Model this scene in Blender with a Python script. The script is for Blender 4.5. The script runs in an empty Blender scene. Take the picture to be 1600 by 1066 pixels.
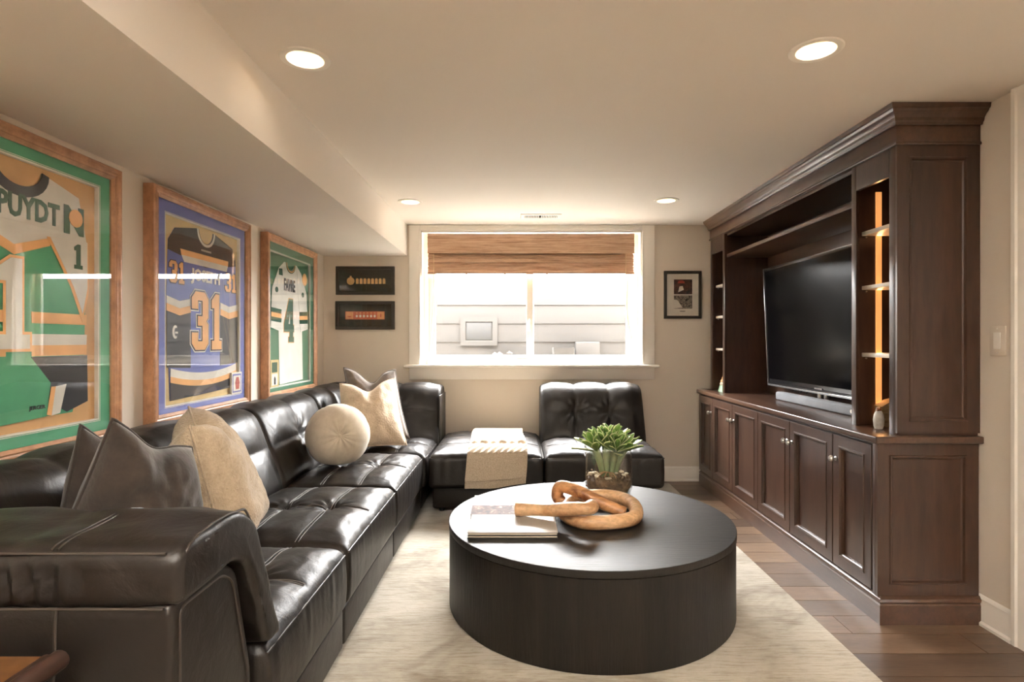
import bpy, bmesh, math, random
import numpy as np
from mathutils import Vector, Matrix, noise as mnoise

random.seed(7)
S = bpy.context.scene
COL = S.collection

# ---------------------------------------------------------------- camera, sky, lights, exposure
F = 900.0                                   # focal length in pixels of the 1600 px frame
cam = bpy.data.objects.new('camera', bpy.data.cameras.new('camera'))
COL.objects.link(cam)
cam.location = (0, 0, 1.25)
cam.rotation_euler = (math.pi / 2, 0, 0)
cam.data.sensor_width = 36
cam.data.lens = 36 * F / 1600
cam.data.shift_x = -6 / 1600
cam.data.clip_start = 0.02
S.camera = cam

W = bpy.data.worlds.new('sky')
S.world = W
W.use_nodes = True
W.node_tree.nodes['Background'].inputs[0].default_value = (1.0, 0.99, 0.975, 1)   # bright hazy white sky
W.node_tree.nodes['Background'].inputs[1].default_value = 38.0

S.view_settings.view_transform = 'Standard'
S.view_settings.look = 'None'
S.view_settings.gamma = 1
S.view_settings.use_curve_mapping = False
S.view_settings.exposure = 1.62
S.cycles.max_bounces = 10
S.cycles.diffuse_bounces = 6
S.cycles.glossy_bounces = 4
S.cycles.transparent_max_bounces = 16
S.cycles.sample_clamp_indirect = 6
S.cycles.use_denoising = True
S.cycles.caustics_reflective = False
S.cycles.caustics_refractive = False

LAMP_POWER = 0.16
LAMP_COL = (1.0, 0.92, 0.80)

portal = bpy.data.lights.new('window_portal', 'AREA')
portal.shape = 'RECTANGLE'; portal.size = 1.95; portal.size_y = 1.15
portal.cycles.is_portal = True
po = bpy.data.objects.new('window_portal', portal)
po.location = (0.14, 5.40, 1.60); po.rotation_euler = (-math.pi / 2, 0, 0)
COL.objects.link(po)

# added fill lamp: a large soft panel behind the camera turned up to the ceiling
bl = bpy.data.lights.new('added_bounce_fill', 'AREA'); bl.shape = 'RECTANGLE'; bl.size = 2.4; bl.size_y = 1.2
bl.energy = 74.0; bl.color = (1.0, 0.975, 0.94)
blo = bpy.data.objects.new('added_bounce_fill', bl); blo.location = (0.2, -0.6, 1.55); blo.rotation_euler = (math.radians(180 - 14), 0, 0); bl.spread = math.radians(90)
COL.objects.link(blo)

# room dimensions (metres)
XL, XR, YB, YF, ZC = -1.72, 2.06, 5.15, -3.0, 2.286

# ---------------------------------------------------------------- helpers
ORG = {}

def sr(r, g, b):
    f = lambda c: (c / 255 / 12.92) if c / 255 <= 0.04045 else ((c / 255 + 0.055) / 1.055) ** 2.4
    return (f(r), f(g), f(b), 1)

def finish(o, bm, parent, origin=None, smooth=None, recalc=True):
    if recalc:
        bmesh.ops.recalc_face_normals(bm, faces=bm.faces)
    if parent is not None:
        off = ORG[parent.name]
    elif origin is not None:
        off = Vector(origin)
    else:
        vs = [v.co for v in bm.verts]
        off = Vector(((min(v.x for v in vs) + max(v.x for v in vs)) / 2, (min(v.y for v in vs) + max(v.y for v in vs)) / 2, min(v.z for v in vs)))
    bmesh.ops.translate(bm, verts=bm.verts, vec=-off)
    if smooth is not None:
        for f in bm.faces: f.smooth = True
        for e in bm.edges:
            if len(e.link_faces) == 2 and e.calc_face_angle(0) > smooth: e.smooth = False
    me = o.data
    bm.to_mesh(me); bm.free()
    COL.objects.link(o)
    ORG[o.name] = off
    if parent is None: o.location = off
    else: o.parent = parent

def obj(name, bm, mat, parent=None, smooth=0.6, label=None, origin=None, kind=None, recalc=True):
    me = bpy.data.meshes.new(name)
    o = bpy.data.objects.new(name, me)
    for m in (mat if isinstance(mat, (list, tuple)) else [mat]): me.materials.append(m)
    finish(o, bm, parent, origin, smooth, recalc)
    if label: o['label'] = label
    if kind: o['kind'] = kind
    return o

def tag(o, label, cat, group=None):
    o['label'] = label; o['category'] = cat
    if group: o['group'] = group
    return o

def thing(name, label, cat, loc, group=None):
    o = bpy.data.objects.new(name, None)
    o.empty_display_size = 0.1
    COL.objects.link(o); o.location = loc; ORG[o.name] = Vector(loc)
    return tag(o, label, cat, group)

def struct(name, bm, mat, parent=None, smooth=0.6):
    o = obj(name, bm, mat, parent, smooth)
    if parent is None: o['kind'] = 'structure'
    return o

def struct_empty(name, loc):
    o = bpy.data.objects.new(name, None); COL.objects.link(o); o.location = loc
    ORG[o.name] = Vector(loc); o['kind'] = 'structure'
    return o

def B(): return bmesh.new()

def box(bm, x0, x1, y0, y1, z0, z1, bev=0, seg=2):
    vs = [bm.verts.new((x, y, z)) for x in (x0, x1) for y in (y0, y1) for z in (z0, z1)]
    idx = [(0, 1, 3, 2), (4, 6, 7, 5), (0, 4, 5, 1), (2, 3, 7, 6), (0, 2, 6, 4), (1, 5, 7, 3)]
    fs = [bm.faces.new([vs[i] for i in q]) for q in idx]
    if bev:
        es = list({e for f in fs for e in f.edges})
        bmesh.ops.bevel(bm, geom=es, offset=bev, segments=seg, affect='EDGES', profile=0.5)
    return bm

def bx(*a, **k): return box(B(), *a, **k)

def ring_faces(bm, rings, close=True):
    n = len(rings[0])
    for a, b in zip(rings, rings[1:]):
        for i in range(n if close else n - 1):
            j = (i + 1) % n
            bm.faces.new((a[i], a[j], b[j], b[i]))

def tube(bm, pts, rad, seg=12, caps=True, closed=False, squash=1.0):
    pts = [Vector(p) for p in pts]; n = len(pts)
    rads = rad if isinstance(rad, (list, tuple)) else [rad] * n
    up = Vector((0, 0, 1)); prev = None; rings = []
    for i, p in enumerate(pts):
        if closed: t = pts[(i + 1) % n] - pts[i - 1]
        else: t = pts[min(i + 1, n - 1)] - pts[max(i - 1, 0)]
        t.normalize()
        if prev is None:
            a = t.cross(up)
            if a.length < 1e-4: a = t.cross(Vector((1, 0, 0)))
        else: a = prev - t * prev.dot(t)
        a.normalize(); b = t.cross(a); prev = a
        rings.append([bm.verts.new(p + (a * math.cos(2 * math.pi * k / seg) + b * math.sin(2 * math.pi * k / seg) * squash) * rads[i]) for k in range(seg)])
    ring_faces(bm, rings + ([rings[0]] if closed else []))
    if caps and not closed:
        bm.faces.new(rings[0][::-1]); bm.faces.new(rings[-1])
    return bm

def cyl(bm, p0, p1, r0, r1=None, seg=20): return tube(bm, [p0, p1], [r0, r0 if r1 is None else r1], seg)

def lathe(bm, prof, c=(0, 0, 0), seg=40, M=None, power=None, cap=True):
    rings = []
    for r, z in prof:
        ring = []
        for k in range(seg):
            a = 2 * math.pi * k / seg; ca, sa = math.cos(a), math.sin(a); rr = r
            if power: rr = r / ((abs(ca) ** power + abs(sa) ** power) ** (1 / power))
            v = Vector((rr * ca, rr * sa, z))
            if M is not None: v = M @ v
            ring.append(bm.verts.new(v + Vector(c)))
        rings.append(ring)
    ring_faces(bm, rings)
    if cap and prof[0][0] > 0: bm.faces.new(rings[0][::-1])
    if cap and prof[-1][0] > 0: bm.faces.new(rings[-1])
    bmesh.ops.remove_doubles(bm, verts=bm.verts, dist=1e-6)
    return bm

def catmull(pts, n=8, closed=False):
    P = [Vector(p) for p in pts]; out = []; m = len(P)
    for i in range(m if closed else m - 1):
        g = (lambda k: P[k % m]) if closed else (lambda k: P[max(0, min(m - 1, k))])
        p0, p1, p2, p3 = g(i - 1), g(i), g(i + 1), g(i + 2)
        for j in range(n):
            t = j / n
            out.append(0.5 * ((2 * p1) + (p2 - p0) * t + (2 * p0 - 5 * p1 + 4 * p2 - p3) * t * t + (3 * p1 - p0 - 3 * p2 + p3) * t ** 3))
    if not closed: out.append(P[-1])
    return out

def sweep(bm, prof, path, closed=False, side=1):
    """prof (outward, height); path of (x, y) points; mitred corners."""
    n = len(path); rings = []
    P = [Vector((p[0], p[1])) for p in path]
    for i in range(n):
        d0 = (P[i] - P[i - 1]) if (closed or i > 0) else None
        d1 = (P[(i + 1) % n] - P[i]) if (closed or i < n - 1) else None
        if d0 is None: d0 = d1
        if d1 is None: d1 = d0
        n0 = Vector((d0.y, -d0.x)).normalized() * side; n1 = Vector((d1.y, -d1.x)).normalized() * side
        m = (n0 + n1).normalized(); m = m / max(0.2, m.dot(n0))
        rings.append([bm.verts.new((P[i].x + m.x * o, P[i].y + m.y * o, z)) for o, z in prof])
    ring_faces(bm, rings + ([rings[0]] if closed else []))
    if not closed:
        bm.faces.new(rings[0][::-1]); bm.faces.new(rings[-1])
    return bm

def nest(bm, o, u, v, n, w, h, loops, fill=True):
    """nested rectangular loops: (inset, height along n)."""
    o, u, v, n = Vector(o), Vector(u), Vector(v), Vector(n); rings = []
    for ins, d in loops:
        rings.append([bm.verts.new(o + u * a + v * b + n * d) for a, b in ((ins, ins), (w - ins, ins), (w - ins, h - ins), (ins, h - ins))])
    ring_faces(bm, rings)
    if fill: bm.faces.new(rings[-1])
    return bm

def prism(bm, pts, M, d0, d1):
    """polygon pts (u, v) between depths d0 < d1 in the frame M."""
    a = [bm.verts.new(M @ Vector((p[0], p[1], d0))) for p in pts]
    b = [bm.verts.new(M @ Vector((p[0], p[1], d1))) for p in pts]
    n = len(pts)
    for i in range(n): bm.faces.new((a[i], a[(i + 1) % n], b[(i + 1) % n], b[i]))
    bm.faces.new(a[::-1]); bm.faces.new(b)
    return bm

def text_bm(s, M, cx, cy, w, h, depth, d0, bold=0.03):
    cu = bpy.data.curves.new('t', 'FONT'); cu.body = s; cu.extrude = 0.5; cu.offset = bold; cu.resolution_u = 2
    to = bpy.data.objects.new('t', cu); COL.objects.link(to)
    me = bpy.data.meshes.new_from_object(to.evaluated_get(bpy.context.evaluated_depsgraph_get()))
    bpy.data.objects.remove(to)
    bm = B(); bm.from_mesh(me); bpy.data.meshes.remove(me)
    xs = [v.co.x for v in bm.verts]; ys = [v.co.y for v in bm.verts]
    sx = w / (max(xs) - min(xs)); sy = h / (max(ys) - min(ys)); mx = (max(xs) + min(xs)) / 2; my = (max(ys) + min(ys)) / 2
    for v in bm.verts:
        v.co = M @ Vector((cx + (v.co.x - mx) * sx, cy + (v.co.y - my) * sy, d0 + (v.co.z + 0.5) * depth))
    return bm

# ---------------------------------------------------------------- materials
class N:
    def __init__(self, name):
        self.m = bpy.data.materials.new(name); self.m.use_nodes = True
        self.t = self.m.node_tree; self.b = self.t.nodes['Principled BSDF']
    def n(self, typ, **k):
        nd = self.t.nodes.new(typ)
        for a, v in k.items():
            if a in nd.inputs: nd.inputs[a].default_value = v
            else: setattr(nd, a, v)
        return nd
    def l(self, a, b): self.t.links.new(a, b)
    def coord(self, scale=(1, 1, 1), rot=(0, 0, 0), rnd=False):
        c = self.n('ShaderNodeTexCoord'); mp = self.n('ShaderNodeMapping')
        mp.inputs['Scale'].default_value = scale; mp.inputs['Rotation'].default_value = rot
        self.l(c.outputs['Object'], mp.inputs['Vector'])
        if rnd:
            oi = self.n('ShaderNodeObjectInfo'); mu = self.n('ShaderNodeMath', operation='MULTIPLY'); mu.inputs[1].default_value = 37.0
            self.l(oi.outputs['Random'], mu.inputs[0]); self.l(mu.outputs[0], mp.inputs['Location'])
        return mp.outputs['Vector']
    def noise(self, vec, scale=5, detail=3, rough=0.5, dist=0):
        nd = self.n('ShaderNodeTexNoise', Scale=scale, Detail=detail, Roughness=rough, Distortion=dist)
        self.l(vec, nd.inputs['Vector']); return nd.outputs['Fac']
    def ramp(self, fac, stops):
        r = self.n('ShaderNodeValToRGB'); e = r.color_ramp.elements
        e[0].position, e[0].color = stops[0]; e[1].position, e[1].color = stops[-1]
        for p, c in stops[1:-1]:
            x = e.new(p); x.color = c
        self.l(fac, r.inputs['Fac']); return r.outputs['Color']
    def mix(self, fac, a, b, blend='MIX'):
        nd = self.n('ShaderNodeMix', data_type='RGBA', blend_type=blend)
        if isinstance(fac, (int, float)): nd.inputs[0].default_value = fac
        else: self.l(fac, nd.inputs[0])
        for i, x in ((6, a), (7, b)):
            if isinstance(x, tuple): nd.inputs[i].default_value = x
            else: self.l(x, nd.inputs[i])
        return nd.outputs[2]
    def color(self, c):
        if isinstance(c, tuple): self.b.inputs['Base Color'].default_value = c
        else: self.l(c, self.b.inputs['Base Color'])
    def bump(self, h, strength=0.2, dist=0.01, prev=None):
        bp = self.n('ShaderNodeBump', Strength=strength, Distance=dist); self.l(h, bp.inputs['Height'])
        if prev is not None: self.l(prev, bp.inputs['Normal'])
        self.l(bp.outputs[0], self.b.inputs['Normal']); return bp.outputs[0]
    def set(self, **k):
        for a, v in k.items(): self.b.inputs[a.replace('_', ' ')].default_value = v
        return self

def plain(name, c, rough=0.5, metal=0.0, var=0.06, scale=8, bump=0.05, **k):
    m = N(name); v = m.coord(); f = m.noise(v, scale, 3)
    d = tuple(x * (1 - var * 2) for x in c[:3]) + (1,); e = tuple(min(1, x * (1 + var)) for x in c[:3]) + (1,)
    m.color(m.ramp(f, [(0.3, d), (0.7, e)])); m.set(Roughness=rough, Metallic=metal, **k)
    if bump: m.bump(m.noise(v, scale * 25, 2), bump, 0.002)
    return m.m

def paint(name, c, rough=0.7, bump=0.08):
    m = N(name); v = m.coord()
    m.color(m.ramp(m.noise(v, 1.3, 2), [(0.3, tuple(x * 0.975 for x in c[:3]) + (1,)), (0.7, c)])); m.set(Roughness=rough)
    m.bump(m.noise(v, 160, 2), bump, 0.0015); return m.m

def wood(name, c0, c1, stretch, rough=0.4, rnd=False, bump=0.08, coat=0.0, fine=1.0, spread=(0.3, 0.7), spec=0.5):
    m = N(name); v = m.coord(stretch, rnd=rnd)
    f = m.noise(v, 1.0, 5, 0.6, 0.8); g = m.noise(v, 7.0 * fine, 3, 0.65)
    a = m.ramp(f, [(spread[0], c0), (spread[1], c1)])
    b = m.ramp(g, [(0.35, (0.55, 0.52, 0.5, 1)), (0.6, (1, 1, 1, 1))])
    m.color(m.mix(0.55, a, b, 'MULTIPLY')); m.set(Roughness=rough, Coat_Weight=coat, Coat_Roughness=0.25, Specular_IOR_Level=spec)
    m.bump(g, bump, 0.003); return m.m

def glassy(name, ior=1.45, rough=0.0, tint=(1, 1, 1, 1)):
    m = N(name); m.t.nodes.remove(m.b)
    tr = m.n('ShaderNodeBsdfTransparent', Color=tint); gl = m.n('ShaderNodeBsdfGlossy', Roughness=rough)
    lw = m.n('ShaderNodeLayerWeight', Blend=0.5); pw = m.n('ShaderNodeMath', operation='POWER'); pw.inputs[1].default_value = 5.0
    f0 = ((ior - 1) / (ior + 1)) ** 2; ma = m.n('ShaderNodeMath', operation='MULTIPLY_ADD'); ma.inputs[1].default_value = 1 - f0; ma.inputs[2].default_value = f0
    m.l(lw.outputs['Facing'], pw.inputs[0]); m.l(pw.outputs[0], ma.inputs[0]); mx = m.n('ShaderNodeMixShader')
    m.l(ma.outputs[0], mx.inputs[0]); m.l(tr.outputs[0], mx.inputs[1]); m.l(gl.outputs[0], mx.inputs[2])
    m.l(mx.outputs[0], m.t.nodes['Material Output'].inputs[0]); return m.m

def emit(name, c, s):
    m = N(name); m.set(Emission_Color=c, Emission_Strength=s, Base_Color=c); return m.m

def leather():
    m = N('dark_leather'); v = m.coord()
    f = m.noise(v, 3, 3)
    m.color(m.ramp(f, [(0.3, (0.0075, 0.0056, 0.0046, 1)), (0.75, (0.0145, 0.0106, 0.0086, 1))]))
    r = m.n('ShaderNodeMapRange'); r.inputs['To Min'].default_value = 0.34; r.inputs['To Max'].default_value = 0.48
    m.l(m.noise(v, 9, 4), r.inputs['Value']); m.l(r.outputs[0], m.b.inputs['Roughness'])
    m.set(Specular_IOR_Level=0.42)
    a = m.bump(m.noise(v, 13, 4, 0.6, 0.5), 0.26, 0.012)
    vo = m.n('ShaderNodeTexVoronoi', Scale=260.0); m.l(v, vo.inputs['Vector'])
    m.bump(vo.outputs['Distance'], 0.10, 0.001, a); return m.m

def fabric(name, c0, c1, scale=60, bump=0.5, rough=0.95, sheen=0.3, dist=0.004, patch=6):
    m = N(name); v = m.coord(); f = m.noise(v, scale, 3, 0.7); g = m.noise(v, patch, 3)
    col = m.mix(0.5, m.ramp(f, [(0.3, c0), (0.7, c1)]), m.ramp(g, [(0.3, c0), (0.7, c1)]))
    m.color(col); m.set(Roughness=rough, Sheen_Weight=sheen, Sheen_Roughness=0.5)
    m.bump(f, bump, dist); return m.m

def rug_mat():
    m = N('rug_wool'); v = m.coord((2.2, 26, 1)); v2 = m.coord((1.1, 1.7, 1))
    f = m.noise(v, 3.2, 4, 0.7); g = m.noise(v2, 1.6, 4, 0.65, 0.6); w = m.noise(m.coord((20, 140, 1)), 1.2, 3, 0.8)
    c = m.ramp(g, [(0.34, sr(130, 118, 100)), (0.5, sr(172, 164, 148)), (0.7, sr(188, 181, 167))])
    d = m.ramp(f, [(0.36, sr(194, 182, 160)), (0.52, sr(255, 255, 255))])
    k = m.ramp(w, [(0.33, sr(150, 132, 108)), (0.42, (1, 1, 1, 1))])
    m.color(m.mix(0.45, m.mix(0.6, c, d, 'MULTIPLY'), k, 'MULTIPLY')); m.set(Roughness=0.95, Sheen_Weight=0.25)
    m.bump(w, 0.5, 0.006); return m.m

def plank_mat():
    m = N('floor_oak'); v = m.coord((1.6, 14, 14), rnd=True)
    f = m.noise(v, 1.6, 5, 0.65, 0.6); g = m.noise(v, 12, 3, 0.7)
    oi = m.n('ShaderNodeObjectInfo')
    base = m.ramp(oi.outputs['Random'], [(0.0, sr(82, 65, 52)), (0.45, sr(104, 84, 67)), (1.0, sr(130, 107, 86))])
    c = m.mix(0.6, base, m.ramp(f, [(0.3, (0.5, 0.46, 0.43, 1)), (0.7, (1.1, 1.08, 1.05, 1))]), 'MULTIPLY')
    m.color(m.mix(0.35, c, m.ramp(g, [(0.38, (0.45, 0.4, 0.38, 1)), (0.55, (1, 1, 1, 1))]), 'MULTIPLY'))
    m.set(Roughness=0.36); m.bump(f, 0.12, 0.004); return m.m

def shade_mat():
    m = N('woven_wood_reed'); v = m.coord((2.0, 1, 90)); f = m.noise(v, 1.3, 5, 0.7, 0.4); g = m.noise(m.coord((9, 1, 260)), 1, 3, 0.7)
    c = m.ramp(f, [(0.28, sr(128, 96, 74)), (0.45, sr(188, 152, 124)), (0.62, sr(212, 180, 152)), (0.8, sr(160, 124, 98))])
    m.color(m.mix(0.5, c, m.ramp(g, [(0.3, (0.4, 0.34, 0.3, 1)), (0.5, (1, 1, 1, 1))]), 'MULTIPLY')); m.set(Roughness=0.6, Specular_IOR_Level=0.25)
    m.bump(g, 0.4, 0.003); return m.m

def photo_mat(name, cols, seed):
    m = N(name); v = m.coord((14, 14, 14)); vo = m.n('ShaderNodeTexVoronoi', Scale=1.6); m.l(v, vo.inputs['Vector'])
    f = m.noise(v, 1.7 + seed, 4, 0.6, 1.0); cs = [(0.30 + 0.4 * i / (len(cols) - 1), c) for i, c in enumerate(cols)]
    m.color(m.ramp(f, cs)); m.set(Roughness=0.6, Specular_IOR_Level=0.15); return m.m

def knit_mat():
    m = N('cream_knit'); v = m.coord(); w = m.n('ShaderNodeTexWave', Scale=55.0, Distortion=1.5); w.bands_direction = 'X'; m.l(v, w.inputs['Vector'])
    f = m.noise(v, 140, 3, 0.7)
    m.color(m.ramp(f, [(0.3, sr(176, 158, 136)), (0.7, sr(212, 196, 174))])); m.set(Roughness=0.95, Sheen_Weight=0.3)
    a = m.bump(w.outputs['Fac'], 0.25, 0.003); m.bump(f, 0.5, 0.004, a); return m.m

M_wall = paint('wall_paint', sr(226, 216, 202))
M_ceil = paint('ceiling_paint', sr(238, 231, 222))
M_trim = paint('trim_paint', sr(248, 244, 236), 0.45, 0.03)
M_vinyl = paint('window_vinyl', sr(240, 236, 226), 0.4, 0.02)
M_floor = plank_mat()
M_sub = plain('joint_highlight', sr(176, 150, 120), 0.8)  # tan showing through the plank gaps stands in for highlights on the joints
M_rug = rug_mat()
M_lea = leather()
M_leab = plain('sofa_base_leather', (0.014, 0.011, 0.0095, 1), 0.45)
M_thread = plain('sofa_stitching', (0.035, 0.027, 0.022, 1), 0.4)
M_stitch = plain('stitching_highlight', (0.10, 0.082, 0.068, 1), 0.5)  # seat seam thread coloured paler to read as highlights
M_blk = plain('black_plastic', (0.012, 0.012, 0.012, 1), 0.45)
M_cab = wood('cabinet_cherry', sr(50, 33, 25), sr(72, 49, 37), (6, 6, 0.9), 0.33, coat=0.15, bump=0.03)
M_cabh = wood('cabinet_cherry_long_grain', sr(62, 42, 31), sr(88, 62, 47), (6, 0.9, 6), 0.30, coat=0.3, bump=0.03)
M_table = wood('black_oak', sr(26, 24, 23), sr(42, 39, 36), (1.1, 13, 1.3), 0.46, bump=0.6, fine=1.3, spec=0.36)
M_tabs = wood('black_oak_side', sr(22, 19, 17), sr(38, 33, 28), (12, 12, 0.8), 0.48, bump=0.7, fine=1.3, spec=0.3)
M_frw = wood('frame_walnut', sr(158, 112, 80), sr(204, 156, 118), (5, 3, 3), 0.38, bump=0.05)
M_side = wood('side_table_wood', sr(88, 58, 32), sr(118, 80, 46), (2, 9, 9), 0.4)
M_sided = wood('side_table_edge', sr(48, 34, 28), sr(70, 50, 42), (9, 2, 9), 0.28)
M_sculpt = wood('carved_teak', sr(190, 142, 98), sr(226, 186, 142), (5, 11, 11), 0.36, bump=0.06, spread=(0.36, 0.6))
M_sculptd = wood('carved_teak_dark_grain', sr(112, 66, 36), sr(206, 154, 106), (5, 13, 13), 0.36, bump=0.06, spread=(0.4, 0.6))
M_glass = glassy('picture_glass', 1.42)
M_vase = glassy('vase_glass', 1.62, 0, (0.97, 0.98, 0.97, 1))
M_pane = glassy('window_glass', 1.4)
M_shelfg = plain('pale_shelf', sr(226, 217, 206), 0.35)
M_nick = plain('brushed_nickel', (0.55, 0.53, 0.5, 1), 0.28, 1.0, bump=0)
M_brown = fabric('brown_velvet', sr(26, 20, 16), sr(62, 50, 41), 16, 0.45, 0.9, 0.3, 0.008, 11)
M_grey = fabric('taupe_velvet', sr(78, 68, 60), sr(128, 114, 104), 22, 0.3, 0.9, 0.5, 0.005, 7)
M_tan = fabric('tan_boucle', sr(166, 146, 120), sr(204, 186, 160), 95, 0.9, 0.95, 0.3, 0.008, 20)
M_cream = fabric('cream_boucle', sr(196, 174, 148), sr(226, 207, 182), 80, 0.7, 0.95, 0.3, 0.006, 14)
M_ball = fabric('ivory_velvet', sr(206, 192, 170), sr(226, 214, 194), 40, 0.15, 0.9, 0.4, 0.003, 9)
M_knit = knit_mat()
M_cover = plain('book_cover_pale', sr(176, 171, 164), 0.4, Specular_IOR_Level=0.3)
M_shade = shade_mat()
M_cord = plain('shade_cord', sr(214, 190, 150), 0.8)
M_lens = emit('lamp_lens', (1, 0.90, 0.70, 1), 0.32)
M_baf = plain('lamp_baffle', sr(236, 208, 160), 0.5)
M_led = emit('led_strip', (1.0, 0.42, 0.13, 1), 0.24)
M_screen = plain('tv_screen', (0.002, 0.002, 0.0025, 1), 0.2, bump=0, Specular_IOR_Level=0.05)
M_bezel = plain('tv_bezel', (0.015, 0.015, 0.016, 1), 0.2, bump=0)
M_silver = plain('tv_silver_trim', (0.42, 0.42, 0.43, 1), 0.25, 0.8, bump=0)
M_bar = fabric('soundbar_fabric', sr(98, 100, 105), sr(124, 127, 132), 180, 0.4, 0.8, 0.1, 0.002, 10)
M_white = plain('white_print', sr(232, 226, 214), 0.5)
M_paper = plain('book_pages', sr(214, 204, 184), 0.8)
M_gravel = plain('gravel_stone', sr(128, 104, 82), 0.85, var=0.25, scale=40)
M_leaf = plain('succulent_leaf', sr(122, 160, 78), 0.42, var=0.18, scale=14)
M_leafe = plain('succulent_leaf_edge', sr(206, 216, 158), 0.45)
M_stem = plain('succulent_stem', sr(128, 150, 108), 0.5)
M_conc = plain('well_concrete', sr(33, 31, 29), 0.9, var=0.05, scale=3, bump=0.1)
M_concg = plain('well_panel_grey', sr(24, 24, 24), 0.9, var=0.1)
M_dirt = plain('well_soil', sr(40, 36, 32), 0.95, var=0.15, scale=12, bump=0.3)

# jersey colours
J_green = plain('jersey_green', sr(84, 164, 122), 0.75, bump=0.15)
J_mat1 = plain('mat_green', sr(92, 170, 132), 0.8)
J_mat3 = plain('mat_forest_green', sr(76, 124, 96), 0.8)
J_tan = plain('backing_tan', sr(214, 172, 122), 0.85)
J_white = plain('jersey_white', sr(232, 230, 220), 0.8, bump=0.2)
J_gold = plain('jersey_gold', sr(240, 184, 122), 0.75)
J_black = plain('jersey_black', sr(48, 48, 50), 0.75, bump=0.15)
J_lgreen = plain('lettering_green', sr(62, 98, 76), 0.7)
J_dgreen = plain('jersey_dark_green', sr(34, 82, 58), 0.75)
J_blue = plain('jersey_blue', sr(98, 114, 186), 0.75, bump=0.15)
J_mat2 = plain('mat_blue', sr(108, 118, 188), 0.8)
J_navy = plain('jersey_navy', sr(34, 36, 62), 0.7)
J_back2 = plain('backing_straw', sr(216, 192, 140), 0.85)
J_red = plain('card_red', sr(176, 72, 62), 0.6)

# ---------------------------------------------------------------- room shell
# ceiling with real holes for the recessed lights
LIGHTS = [(-0.773, 2.114), (1.068, 2.05), (-0.784, 4.277), (1.107, 4.24),
          (-0.77, -0.05), (1.07, -0.05), (-0.77, -1.9), (1.07, -1.9)]  # this row: added fill lamps behind the camera, never in view
cb = bx(-0.97, XR + 0.1, YF - 0.1, YB + 0.1, ZC, ZC + 0.10)
tmp = bpy.data.meshes.new('t'); cb.to_mesh(tmp); cb.free()
co = bpy.data.objects.new('t', tmp); COL.objects.link(co)
kb = B()
for x, y in LIGHTS: cyl(kb, (x, y, ZC - 0.05), (x, y, ZC + 0.2), 0.071, seg=40)
bmesh.ops.recalc_face_normals(kb, faces=kb.faces)
km = bpy.data.meshes.new('k'); kb.to_mesh(km); kb.free()
ko = bpy.data.objects.new('k', km); COL.objects.link(ko)
md = co.modifiers.new('b', 'BOOLEAN'); md.object = ko; md.operation = 'DIFFERENCE'; md.solver = 'EXACT'
rm = bpy.data.meshes.new_from_object(co.evaluated_get(bpy.context.evaluated_depsgraph_get()))
bpy.data.objects.remove(co); bpy.data.objects.remove(ko)
cb = B(); cb.from_mesh(rm)
struct('ceiling', cb, M_ceil)
struct('soffit', bx(XL - 0.1, -0.97, YF - 0.1, YB + 0.1, 2.011, ZC + 0.1), M_ceil)
struct('wall_left', bx(XL - 0.12, XL, YF - 0.1, YB, -0.03, 2.03), M_wall)
struct('wall_front', bx(XL, XR, YF - 0.1, YF, -0.03, ZC + 0.05), M_wall)
wx0, wx1, wz0, wz1 = -0.852, 1.127, 1.030, 2.234
b = B()
box(b, XL - 0.12, wx0, YB, YB + 0.20, -0.03, ZC + 0.05); box(b, wx1, XR + 0.1, YB, YB + 0.20, -0.03, ZC + 0.05)
box(b, wx0, wx1, YB, YB + 0.20, -0.03, wz0); box(b, wx0, wx1, YB, YB + 0.20, wz1, ZC + 0.05)
struct('wall_back', b, M_wall)
b = B()
box(b, XR, XR + 0.1, 2.28, YB, -0.03, ZC + 0.05); box(b, XR, XR + 0.1, YF, 1.36, -0.03, ZC + 0.05)
box(b, XR, XR + 0.1, 1.36, 2.28, 2.20, ZC + 0.05)
struct('wall_right', b, M_wall)

# floor and its planks
fl = struct('floor', bx(XL - 0.1, XR + 0.1, YF - 0.1, YB + 0.1, -0.05, -0.004), M_sub)
PW, PL = 0.158, 1.22
cache = {}; row = 0; y = YB - 0.004
while y > YF + 0.05:
    x = XL - ((row * 0.47 + 0.3 * (row % 3)) % PL); y0 = max(YF, y - PW)
    while x < XR:
        a, c = max(x, XL), min(x + PL, XR)
        if c - a > 0.03:
            key = (round(c - a, 3), round(y - y0, 3))
            if key not in cache:
                pb = bx(-(c - a) / 2 + 0.0018, (c - a) / 2 - 0.0018, -(y - y0) / 2 + 0.0018, (y - y0) / 2 - 0.0018, -0.004, 0.0)
                me = bpy.data.meshes.new('plank'); bmesh.ops.recalc_face_normals(pb, faces=pb.faces); pb.to_mesh(me); pb.free(); me.materials.append(M_floor); cache[key] = me
            p = bpy.data.objects.new('plank', cache[key]); COL.objects.link(p); p.parent = fl
            p.location = Vector(((a + c) / 2, (y + y0) / 2, 0)) - ORG['floor']
        x += PL
    y -= PW; row += 1

bbp = [(0, 0), (0.024, 0), (0.024, 0.012), (0.015, 0.02), (0.015, 0.098), (0.011, 0.108), (0.012, 0.114), (0.006, 0.126), (0, 0.13)]
struct('baseboard_back', sweep(B(), bbp, [(XL, YB), (XR, YB)], side=1), M_trim)
struct('baseboard_right', sweep(B(), bbp, [(XR, 2.56), (XR, 2.375)], side=1), M_trim)
struct('baseboard_left', sweep(B(), bbp, [(XL, YF), (XL, YB)], side=1), M_trim)

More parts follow.
